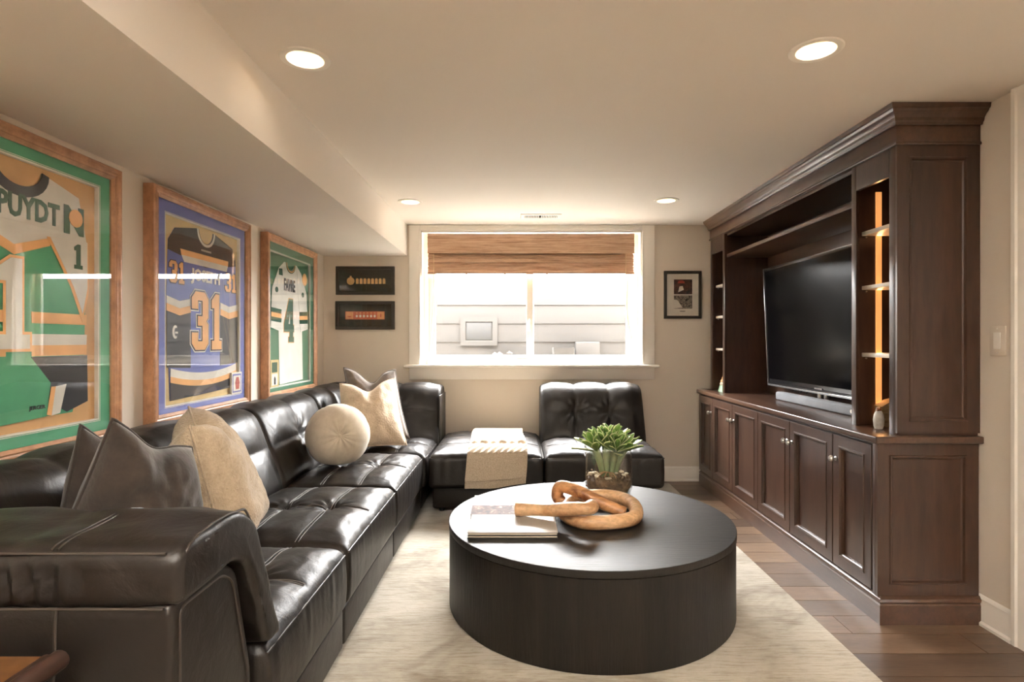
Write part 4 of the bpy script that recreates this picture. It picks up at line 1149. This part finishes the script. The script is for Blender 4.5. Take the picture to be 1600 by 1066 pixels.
JP = [(0, 0), (0, 0.050), (0.004, 0.055), (0.012, 0.056), (0.018, 0.050), (0.026, 0.050), (0.032, 0.047), (0.038, 0.049), (0.044, 0.045), (0.050, 0.041), (0.050, 0)]
def jersey_frame(label, y0, z0, W_, H_, mat, backing, opening, edge, shift=0.014):
    t = thing('framed_jersey', label, 'picture', (XL + 0.02, y0 + W_ / 2, z0), 'framed jerseys on the left wall')
    M = MAT((0, 1, 0), (0, 0, 1), (XL + 0.002, y0, z0))
    rails(t, M, W_, H_, JP, M_frw)
    u0, v0, u1, v1 = opening
    b = B()
    for lo, hi, d in ((0.046, 0, 0.030),):
        rg = [[b.verts.new(M @ Vector((u, v, dd))) for u, v in q] for q, dd in (
            (((0.046, 0.046), (W_ - 0.046, 0.046), (W_ - 0.046, H_ - 0.046), (0.046, H_ - 0.046)), 0.034),
            (((u0 - 0.006, v0 - 0.006), (u1 + 0.006, v0 - 0.006), (u1 + 0.006, v1 + 0.006), (u0 - 0.006, v1 + 0.006)), 0.034))]
        ring_faces(b, rg)
    obj('mat', b, mat, t, None)
    b = B(); rg = [[b.verts.new(M @ Vector((u, v, dd))) for u, v in ((u0 - k, v0 - k), (u1 + k, v0 - k), (u1 + k, v1 + k), (u0 - k, v1 + k))] for k, dd in ((0.0105, 0.0344), (0.0, 0.0325), (0.0, 0.018))]
    ring_faces(b, rg); obj('mat_bevel', b, edge, t, None)
    b = B(); prism(b, [(0.04, 0.04), (W_ - 0.04, 0.04), (W_ - 0.04, H_ - 0.04), (0.04, H_ - 0.04)], M, 0.014, 0.018); obj('backing_board', b, backing, t, None)
    b = B(); prism(b, [(0.047, 0.047), (W_ - 0.047, 0.047), (W_ - 0.047, H_ - 0.047), (0.047, H_ - 0.047)], M, 0.0395, 0.0405); obj('glass', b, M_glass, t, None)
    return t, M @ Matrix.Translation((shift, 0, 0))

def piece(name, polys, M, mat, parent, d0, d1, label=None):
    b = B()
    for p in polys: prism(b, p, M, d0, d1)
    return obj(name, b, mat, parent, None, label=label)

def one(cx, y0, w, h):
    s = w * 0.5; f = h * 0.16
    return [(cx - w / 2, y0), (cx + w / 2, y0), (cx + w / 2, y0 + f), (cx + s / 2, y0 + f), (cx + s / 2, y0 + h), (cx - s * 0.2, y0 + h), (cx - w / 2, y0 + h * 0.88), (cx - w / 2, y0 + h * 0.74), (cx - s / 2, y0 + h * 0.74), (cx - s / 2, y0 + f), (cx - w / 2, y0 + f)]
def three(x0, y0, w, h):
    c = w * 0.22; st = w * 0.36; sv = h * 0.15; P_ = lambda a, b_: (x0 + a, y0 + b_)
    return [P_(c, 0), P_(w - c, 0), P_(w, c), P_(w, h / 2 - c * .55), P_(w - c * .55, h / 2), P_(w, h / 2 + c * .55), P_(w, h - c), P_(w - c, h), P_(c, h), P_(0, h - c), P_(0, h * .70), P_(st, h * .70), P_(st, h - sv), P_(w - st, h - sv), P_(w - st, h / 2 + sv * .55), P_(st, h / 2 + sv * .55), P_(st, h / 2 - sv * .55), P_(w - st, h / 2 - sv * .55), P_(w - st, sv), P_(st, sv), P_(st, h * .30), P_(0, h * .30), P_(0, c)]
def grow(poly, k):
    V_ = [Vector(p) for p in poly]; n = len(V_); ar = sum(V_[i].x * V_[(i + 1) % n].y - V_[(i + 1) % n].x * V_[i].y for i in range(n)); sg = 1 if ar > 0 else -1; out = []
    for i in range(n):
        a = (V_[i] - V_[i - 1]).normalized(); c = (V_[(i + 1) % n] - V_[i]).normalized()
        na = Vector((a.y, -a.x)) * sg; nc = Vector((c.y, -c.x)) * sg; m = na + nc; m = m / max(0.5, m.dot(na)) if m.length > 1e-6 else na
        out.append(tuple(V_[i] + m * k))
    return out
def arc(cx, cy, rx, ry, a0, a1, n=14): return [(cx + rx * math.cos(math.radians(a0 + (a1 - a0) * k / n)), cy + ry * math.sin(math.radians(a0 + (a1 - a0) * k / n))) for k in range(n + 1)]
def D(k): return (0.0188 + 0.0014 * k, 0.0188 + 0.0014 * (k + 1))

# frame 1: green and white jersey, number 1
t, M = jersey_frame('green-matted framed green and white hockey jersey number 1, nearest the camera', 1.467, 0.838, 0.97, 1.13, J_mat1, J_tan, (0.114, 0.10, 0.856, 1.03), J_white)
c = 0.485
mir = lambda pts: [(2 * c - u, v) for u, v in pts]
body = [(c - 0.24, 0.14), (c + 0.24, 0.14), (c + 0.30, 0.36), (c + 0.31, 0.80), (c + 0.27, 0.965), (c + 0.12, 1.005)] + arc(c, 1.01, 0.095, 0.075, 0, -180) + [(c - 0.12, 1.005), (c - 0.27, 0.965), (c - 0.31, 0.80), (c - 0.30, 0.36)]
J = piece('jersey', [body], M, J_green, t, *D(0))
yoke = [(c - 0.31, 0.80), (c - 0.14, 0.785), (c - 0.02, 0.735), (c + 0.13, 0.785), (c + 0.31, 0.80), (c + 0.27, 0.965), (c + 0.12, 1.005)] + arc(c, 1.01, 0.095, 0.075, 0, -180) + [(c - 0.12, 1.005), (c - 0.27, 0.965)]
piece('yoke', [yoke], M, J_white, J, *D(1), label='white shoulder yoke')
ch = [(c - 0.31, 0.77), (c - 0.14, 0.755), (c - 0.02, 0.705), (c + 0.13, 0.758), (c + 0.14, 0.79), (c - 0.02, 0.74), (c - 0.14, 0.79), (c - 0.31, 0.805)]
piece('chest_stripe', [ch], M, J_gold, J, *D(2), label='gold chest stripe')
sl = [(c + 0.13, 0.79), (c + 0.31, 0.80), (c + 0.31, 0.62), (c + 0.285, 0.52), (c + 0.24, 0.62)]
sg = [(c + 0.115, 0.79), (c + 0.315, 0.80), (c + 0.318, 0.60), (c + 0.285, 0.485), (c + 0.225, 0.62)]
piece('sleeve_edge', [sg, mir(sg)], M, J_gold, J, *D(3)); piece('sleeve_panel', [sl, mir(sl)], M, J_white, J, *D(4))
for nm, v0, v1, mt in (('sleeve_stripe', .475, .515, J_gold), ('sleeve_stripe', .397, .437, J_white), ('sleeve_stripe', .358, .397, J_gold), ('sleeve_cuff', .145, .356, J_black)):
    q = [(c + 0.052, v0), (c + 0.308, v0), (c + 0.31, v1), (c + 0.050, v1)]
    if nm == 'sleeve_cuff': q = [(c + 0.12, v0 + .05), (c + 0.21, v0), (c + 0.315, v0 + .03), (c + 0.312, v1), (c + 0.05, v1)]
    piece(nm, [q, mir(q)], M, mt, J, *D(2))
hem = [(c + 0.115, 0.145), (c + 0.135, 0.245), (c + 0.155, 0.245), (c + 0.135, 0.14)]; piece('hem_stripe', [hem], M, J_gold, J, *D(3))
hem = [(c + 0.137, 0.14), (c + 0.155, 0.245), (c + 0.205, 0.25), (c + 0.175, 0.145)]; piece('hem_stripe', [hem], M, J_white, J, *D(3))
tail = [(c - 0.24, 0.125), (c + 0.11, 0.14), (c + 0.13, 0.26), (c + 0.04, 0.36), (c - 0.24, 0.36)]; piece('tail', [tail], M, J_green, J, *D(4))
col = arc(c, 1.005, 0.125, 0.098, 0, -180) + arc(c, 1.012, 0.093, 0.068, -180, 0); piece('collar', [col], M, J_black, J, *D(3))
nb = one(0.463, 0.385, 0.125, 0.308); piece('number', [grow(nb, 0.010)], M, J_gold, J, *D(3)); piece('number_face', [nb], M, J_white, J, *D(4))
sb = one(0.747, 0.69, 0.042, 0.095); piece('sleeve_number', [sb, mir(sb)], M, J_lgreen, J, *D(5))
piece('name_plate', [[(0.30, 0.82), (0.672, 0.82), (0.672, 0.928), (0.30, 0.928)]], M, J_white, J, *D(2))
obj('lettering', text_bm('PUYDT', M, 0.529, 0.874, 0.258, 0.082, 0.002, D(3)[0], 0.035), J_lgreen, J, None)
obj('emblem', text_bm('N', M, 0.726, 0.872, 0.098, 0.108, 0.0018, D(3)[0] + .0014, 0.06), J_lgreen, J, None)
piece('emblem_badge', [arc(0.732, 0.882, 0.034, 0.034, 0, 345, 15)], M, J_gold, J, D(4)[1] + .001, D(4)[1] + .003)
obj('maker_mark', text_bm('JERGER', M, 0.556, 0.175, 0.07, 0.018, 0.001, D(5)[0]), J_black, J, None)

# frame 2: blue jersey, number 31
t, M = jersey_frame('blue-matted framed hockey jersey number 31, middle of the three', 2.654, 0.850, 0.97, 1.13, J_mat2, J_back2, (0.118, 0.086, 0.856, 1.015), J_white)
c = 0.488; mir = lambda pts: [(2 * c - u, v) for u, v in pts]
body = [(c - 0.33, 0.105), (c + 0.33, 0.125), (c + 0.345, 0.60), (c + 0.33, 0.88), (c + 0.29, 0.95), (c + 0.09, 1.0)] + arc(c, 1.0, 0.07, 0.07, 0, -180) + [(c - 0.09, 1.0), (c - 0.29, 0.965), (c - 0.345, 0.90), (c - 0.36, 0.60)]
J = piece('jersey', [body], M, J_blue, t, *D(0))
yoke = [(c - 0.35, 0.85), (c, 0.80), (c + 0.333, 0.85), (c + 0.33, 0.88), (c + 0.29, 0.95), (c + 0.09, 1.0)] + arc(c, 1.0, 0.07, 0.07, 0, -180) + [(c - 0.09, 1.0), (c - 0.29, 0.965), (c - 0.345, 0.90)]
piece('yoke', [yoke], M, J_black, J, *D(1), label='black shoulder yoke')
colr = arc(c, 1.0, 0.092, 0.088, 0, -180) + arc(c, 1.0, 0.078, 0.074, -180, 0); piece('collar', [colr], M, J_white, J, *D(2))
piece('chest_stripe', [[(c - 0.235, 0.838), (c + 0.235, 0.838), (c + 0.24, 0.868), (c - 0.245, 0.868)]], M, J_gold, J, *D(2))
piece('chest_stripe', [[(c - 0.21, 0.805), (c + 0.22, 0.805), (c + 0.235, 0.838), (c - 0.235, 0.838)]], M, J_white, J, *D(2))
sw = [(c - 0.36, 0.585), (c - 0.25, 0.565), (c - 0.15, 0.585), (c - 0.15, 0.62), (c - 0.25, 0.602), (c - 0.36, 0.622)]; so = [(u, v - 0.036) for u, v in sw]
piece('sleeve_stripe', [sw, mir(sw)], M, J_white, J, *D(2)); piece('sleeve_stripe', [so, mir(so)], M, J_gold, J, *D(2))
lo = [(c - 0.355, 0.27), (c - 0.15, 0.26), (c - 0.15, 0.55), (c - 0.25, 0.532), (c - 0.358, 0.55)]; piece('sleeve_lower', [lo, mir(lo)], M, J_black, J, *D(1))
def sag(v0, v1): return [(c - 0.33 + 0.66 * k / 12, v0 - 0.035 * (1 - (k / 6 - 1) ** 2)) for k in range(13)] + [(c - 0.33 + 0.66 * k / 12, v1 - 0.035 * (1 - (k / 6 - 1) ** 2)) for k in range(12, -1, -1)]
piece('hem', [[(c - 0.33, 0.105), (c + 0.33, 0.125)] + [(c + 0.33 - 0.66 * k / 12, 0.20 - 0.03 * (1 - (k / 6 - 1) ** 2)) for k in range(13)]], M, J_black, J, *D(2))
piece('hem_stripe', [sag(0.225, 0.265)], M, J_white, J, *D(3)); piece('hem_stripe', [sag(0.195, 0.225)], M, J_gold, J, *D(3))
piece('sleeve_fold', [[(c - 0.13, 0.110), (c + 0.19, 0.122), (c + 0.08, 0.152)]], M, J_navy, J, *D(4))
n3 = three(0.342, 0.352, 0.160, 0.312); n1 = one(0.592, 0.352, 0.105, 0.312)
piece('number_edge', [grow(n3, 0.013), grow(n1, 0.013)], M, J_white, J, *D(2)); piece('number_outline', [grow(n3, 0.007), grow(n1, 0.007)], M, J_navy, J, *D(3)); piece('number', [n3, n1], M, J_gold, J, *D(4))
for x0 in (0.148, 0.690):
    a = three(x0, 0.690, 0.068, 0.108); e = one(x0 + 0.105, 0.690, 0.044, 0.108)
    piece('sleeve_number_outline', [grow(a, 0.005), grow(e, 0.005)], M, J_navy, J, *D(2)); piece('sleeve_number', [a, e], M, J_gold, J, *D(3))
obj('lettering', text_bm('JOSEPH', M, 0.482, 0.742, 0.292, 0.085, 0.002, D(3)[0], 0.04), J_white, J, None)
piece('neck_mark', [[(c - 0.05 + k * 0.013, 0.886), (c - 0.042 + k * 0.013, 0.886), (c - 0.042 + k * 0.013, 0.896), (c - 0.05 + k * 0.013, 0.896)] for k in range(8)], M, J_white, J, *D(2))
piece('sleeve_logo', [arc(0.20, 0.445, 0.024, 0.034, 60, 300, 12) + arc(0.206, 0.445, 0.014, 0.022, 300, 60, 12), [(0.198, 0.437), (0.222, 0.437), (0.222, 0.447), (0.198, 0.447)]], M, J_white, J, *D(2))
cd = obj('trading_card', prism(B(), [(0.742, 0.082), (0.866, 0.082), (0.866, 0.212), (0.742, 0.212)], M, 0.024, 0.0362), J_white, t, None)
piece('card_border', [[(0.752, 0.092), (0.858, 0.092), (0.858, 0.202), (0.752, 0.202)]], M, J_mat2, cd, 0.0362, 0.0366); piece('card_face', [[(0.760, 0.10), (0.850, 0.10), (0.850, 0.192), (0.760, 0.192)]], M, J_white, cd, 0.0366, 0.0370)
piece('card_figure', [[(0.79, 0.11), (0.83, 0.11), (0.838, 0.15), (0.825, 0.182), (0.795, 0.182), (0.782, 0.15)]], M, J_red, cd, 0.0370, 0.0373)

# frame 3: white jersey, number 4
t, M = jersey_frame('green-matted framed white football jersey number 4, farthest of the three', 3.872, 0.846, 0.962, 1.14, J_mat3, J_mat3, (0.085, 0.086, 0.84, 1.024), J_white)
c = 0.455; mir = lambda pts: [(2 * c - u, v) for u, v in pts]
body = [(c - 0.20, 0.09), (c + 0.25, 0.10), (c + 0.23, 0.55), (c + 0.215, 0.90), (c + 0.12, 0.985)] + arc(c, 0.985, 0.07, 0.05, 0, -180) + [(c - 0.12, 0.985), (c - 0.215, 0.90), (c - 0.22, 0.55)]
J = piece('jersey', [body], M, J_white, t, *D(0))
sv = [(c - 0.12, 0.985), (c - 0.215, 0.93), (c - 0.33, 0.78), (c - 0.355, 0.50), (c - 0.20, 0.475), (c - 0.15, 0.75)]
piece('sleeve', [sv], M, J_white, J, *D(1)); piece('sleeve', [mir(sv)], M, J_white, J, *D(1))
gap = [(c - 0.165, 0.47), (c - 0.15, 0.76), (c - 0.14, 0.76), (c - 0.155, 0.47)]
piece('sleeve_dark_patch', [[(c - 0.215, 0.925), (c - 0.16, 0.93), (c - 0.15, 0.88), (c - 0.215, 0.88)]], M, J_dgreen, J, *D(2))  # dark green patch at the top of one sleeve
for v0, v1, mt in ((0.545, 0.576, J_dgreen), (0.576, 0.608, J_gold), (0.608, 0.640, J_dgreen)):
    q = [(c - 0.348, v0), (c - 0.178, v0 - 0.008), (c - 0.172, v1 - 0.008), (c - 0.345, v1)]; piece('sleeve_stripe', [q, mir(q)], M, mt, J, *D(2))
for r0, r1, mt, k in ((0.092, 0.070, J_dgreen, 2), (0.084, 0.076, J_gold, 3)):
    piece('collar', [arc(c, 0.985, r0, r0 * .8, 0, -180) + arc(c, 0.985, r1, r1 * .75, -180, 0)], M, mt, J, *D(k))
x0, y0, w, h = 0.330, 0.395, 0.185, 0.325
four = [(x0 + w * .45, y0), (x0 + w, y0), (x0 + w, y0 + h * .12), (x0 + w * .9, y0 + h * .12), (x0 + w * .9, y0 + h * .24), (x0 + w, y0 + h * .24), (x0 + w, y0 + h * .40), (x0 + w * .9, y0 + h * .40), (x0 + w * .9, y0 + h), (x0 + w * .5, y0 + h), (x0, y0 + h * .42), (x0, y0 + h * .24), (x0 + w * .55, y0 + h * .24), (x0 + w * .55, y0 + h * .12), (x0 + w * .45, y0 + h * .12)]
piece('number', [grow(four, 0.006)], M, J_gold, J, *D(1)); piece('number_face', [four], M, J_lgreen, J, *D(2))
piece('number_opening', [[(x0 + w * .42, y0 + h * .42), (x0 + w * .56, y0 + h * .42), (x0 + w * .56, y0 + h * .66)]], M, J_white, J, *D(3))
obj('lettering', text_bm('FAVRE', M, 0.433, 0.820, 0.21, 0.092, 0.002, D(2)[0], 0.035), J_black, J, None)
for cx_, cy_ in ((0.20, 0.77), (0.70, 0.77)): piece('sleeve_mark', [arc(cx_, cy_, 0.026, 0.02, 0, 340, 12)], M, J_lgreen, J, *D(2))
piece('shoulder_patch', [arc(0.735, 0.895, 0.05, 0.05, 0, 340, 12)], M, J_gold, J, *D(3))
cd = obj('photo_card', prism(B(), [(0.068, 0.084), (0.20, 0.084), (0.20, 0.272), (0.068, 0.272)], M, 0.024, 0.0362), J_back2, t, None)
piece('card_photo', [[(0.085, 0.185), (0.175, 0.185), (0.175, 0.255), (0.085, 0.255)]], M, J_dgreen, cd, 0.0362, 0.0366); piece('card_photo', [[(0.085, 0.095), (0.175, 0.095), (0.175, 0.175), (0.085, 0.175)]], M, J_white, cd, 0.0362, 0.0366)
piece('card_figure', [[(0.12, 0.10), (0.145, 0.10), (0.148, 0.14), (0.13, 0.16), (0.118, 0.14)]], M, J_black, cd, 0.0366, 0.0370)

# small black frames on the back wall
SP = [(0, 0), (0, 0.028), (0.004, 0.030), (0.022, 0.030), (0.026, 0.026), (0.026, 0)]
M_bfr = plain('black_frame', sr(48, 42, 34), 0.4); M_bmat = plain('charcoal_mat', sr(54, 54, 46), 0.85)
M_tok = plain('gold_token', sr(226, 186, 128), 0.4); M_tok2 = plain('red_strip', sr(196, 100, 66), 0.5); M_tok3 = plain('peach_strip', sr(222, 160, 108), 0.5)
def small_frame(name, label, x0, z0, W_, H_, mat, prof=SP, group=None):
    t = thing(name, label, 'picture', (x0 + W_ / 2, YB - 0.015, z0), group)
    M = MAT((1, 0, 0), (0, 0, 1), (x0, YB - 0.001, z0))
    rails(t, M, W_, H_, prof, M_bfr)
    piece('mat', [[(0.02, 0.02), (W_ - 0.02, 0.02), (W_ - 0.02, H_ - 0.02), (0.02, H_ - 0.02)]], M, mat, t, 0.002, 0.008)
    piece('glass', [[(0.022, 0.022), (W_ - 0.022, 0.022), (W_ - 0.022, H_ - 0.022), (0.022, H_ - 0.022)]], M, M_glass, t, 0.020, 0.022)
    return t, M
t, M = small_frame('framed_tokens', 'small black frame with a row of gold tokens, above the other left of the window', -1.602, 1.662, 0.521, 0.252, M_bmat, group='small black frames in the left corner')
ex, ey = 0.128, 0.123
hand = arc(ex, ey, 0.034, 0.034, 120, 420, 16); piece('round_emblem', [hand], M, M_tok, t, 0.008, 0.012)
piece('emblem_finger', [[(ex - 0.008, ey + 0.01), (ex + 0.010, ey + 0.01), (ex + 0.010, ey + 0.045), (ex - 0.006, ey + 0.045)]], M, M_tok, t, 0.0125, 0.014)
for k in range(8):
    xx = 0.175 + k * 0.0341; piece('token', [[(xx, ey - 0.025), (xx + 0.024, ey - 0.025)] + arc(xx + 0.012, ey + 0.014, 0.012, 0.011, 0, 180, 6)], M, M_tok, t, 0.008, 0.012)
t, M = small_frame('framed_strip', 'small black frame with an orange patterned strip, below the other small frame', -1.606, 1.353, 0.525, 0.252, M_bmat, group='small black frames in the left corner')
sy = 0.125
piece('strip', [[(0.085, sy - 0.036), (0.435, sy - 0.036), (0.435, sy + 0.036), (0.085, sy + 0.036)]], M, M_tok2, t, 0.008, 0.011)
piece('strip_end', [[(0.090, sy - 0.032), (0.155, sy - 0.032), (0.155, sy + 0.032), (0.090, sy + 0.032)]], M, M_tok3, t, 0.011, 0.0125)
piece('strip_end', [[(0.370, sy - 0.032), (0.431, sy - 0.032), (0.431, sy + 0.032), (0.370, sy + 0.032)]], M, M_tok3, t, 0.011, 0.0125)
piece('strip_mark', [arc(0.122, sy, 0.022, 0.018, 200, 340, 8), [(0.395, sy - 0.015), (0.408, sy - 0.015), (0.408, sy + 0.015), (0.395, sy + 0.015)]], M, M_tok2, t, 0.0125, 0.0135)
for k in range(6):
    xx = 0.187 + k * 0.032
    piece('strip_symbol', [arc(xx, sy - 0.006, 0.010, 0.013, 0, 300 if k % 2 else 330, 4 + k % 3 * 3)], M, M_white, t, 0.011, 0.013)
    piece('strip_dot', [[(xx - 0.006, sy + 0.015), (xx + 0.006, sy + 0.015), (xx + 0.006, sy + 0.028), (xx - 0.006, sy + 0.028)]], M, M_tok3, t, 0.011, 0.0125)

PP = [(0, 0), (0, 0.022), (0.003, 0.024), (0.021, 0.024), (0.024, 0.020), (0.024, 0)]
t, M = small_frame('framed_photos', 'black-framed pair of small photos on a white mat, right of the window', 1.322, 1.450, 0.332, 0.424, M_white, PP)
px_ = lambda x: (x - 1037) / 174.76; pz_ = lambda y: (498 - y) / 174.76
rc = lambda a, b_, c_, d_: [(px_(a), pz_(d_)), (px_(c_), pz_(d_)), (px_(c_), pz_(b_)), (px_(a), pz_(b_))]
p1 = piece('photo', [rc(1052.5, 437, 1081, 460)], M, photo_mat('photo_dark', [sr(20, 16, 14), sr(44, 32, 28), sr(96, 62, 52), sr(24, 20, 18)], 1.1), t, 0.008, 0.009)
p2 = piece('photo', [rc(1052.5, 461.8, 1081, 482.5)], M, photo_mat('photo_grey', [sr(22, 18, 16), sr(66, 56, 50), sr(168, 156, 142), sr(36, 30, 26)], 2.3), t, 0.008, 0.009)
piece('red_cap', [[(px_(1058), pz_(443)), (px_(1069), pz_(443)), (px_(1069), pz_(440)), (px_(1066), pz_(438.5)), (px_(1060), pz_(439))]], M, J_red, p1, 0.009, 0.0094)
piece('white_shirt', [[(px_(1059), pz_(457)), (px_(1068), pz_(453)), (px_(1066), pz_(447)), (px_(1061), pz_(448))]], M, M_white, p1, 0.009, 0.0094)
piece('pale_jacket', [[(px_(1052.5), pz_(482)), (px_(1066), pz_(481)), (px_(1058), pz_(469)), (px_(1052.5), pz_(468))]], M, M_white, p2, 0.009, 0.0094)
piece('caption', [[(px_(1062), pz_(487)), (px_(1070), pz_(487)), (px_(1070), pz_(486)), (px_(1062), pz_(486))]], M, M_concg, t, 0.008, 0.0085)
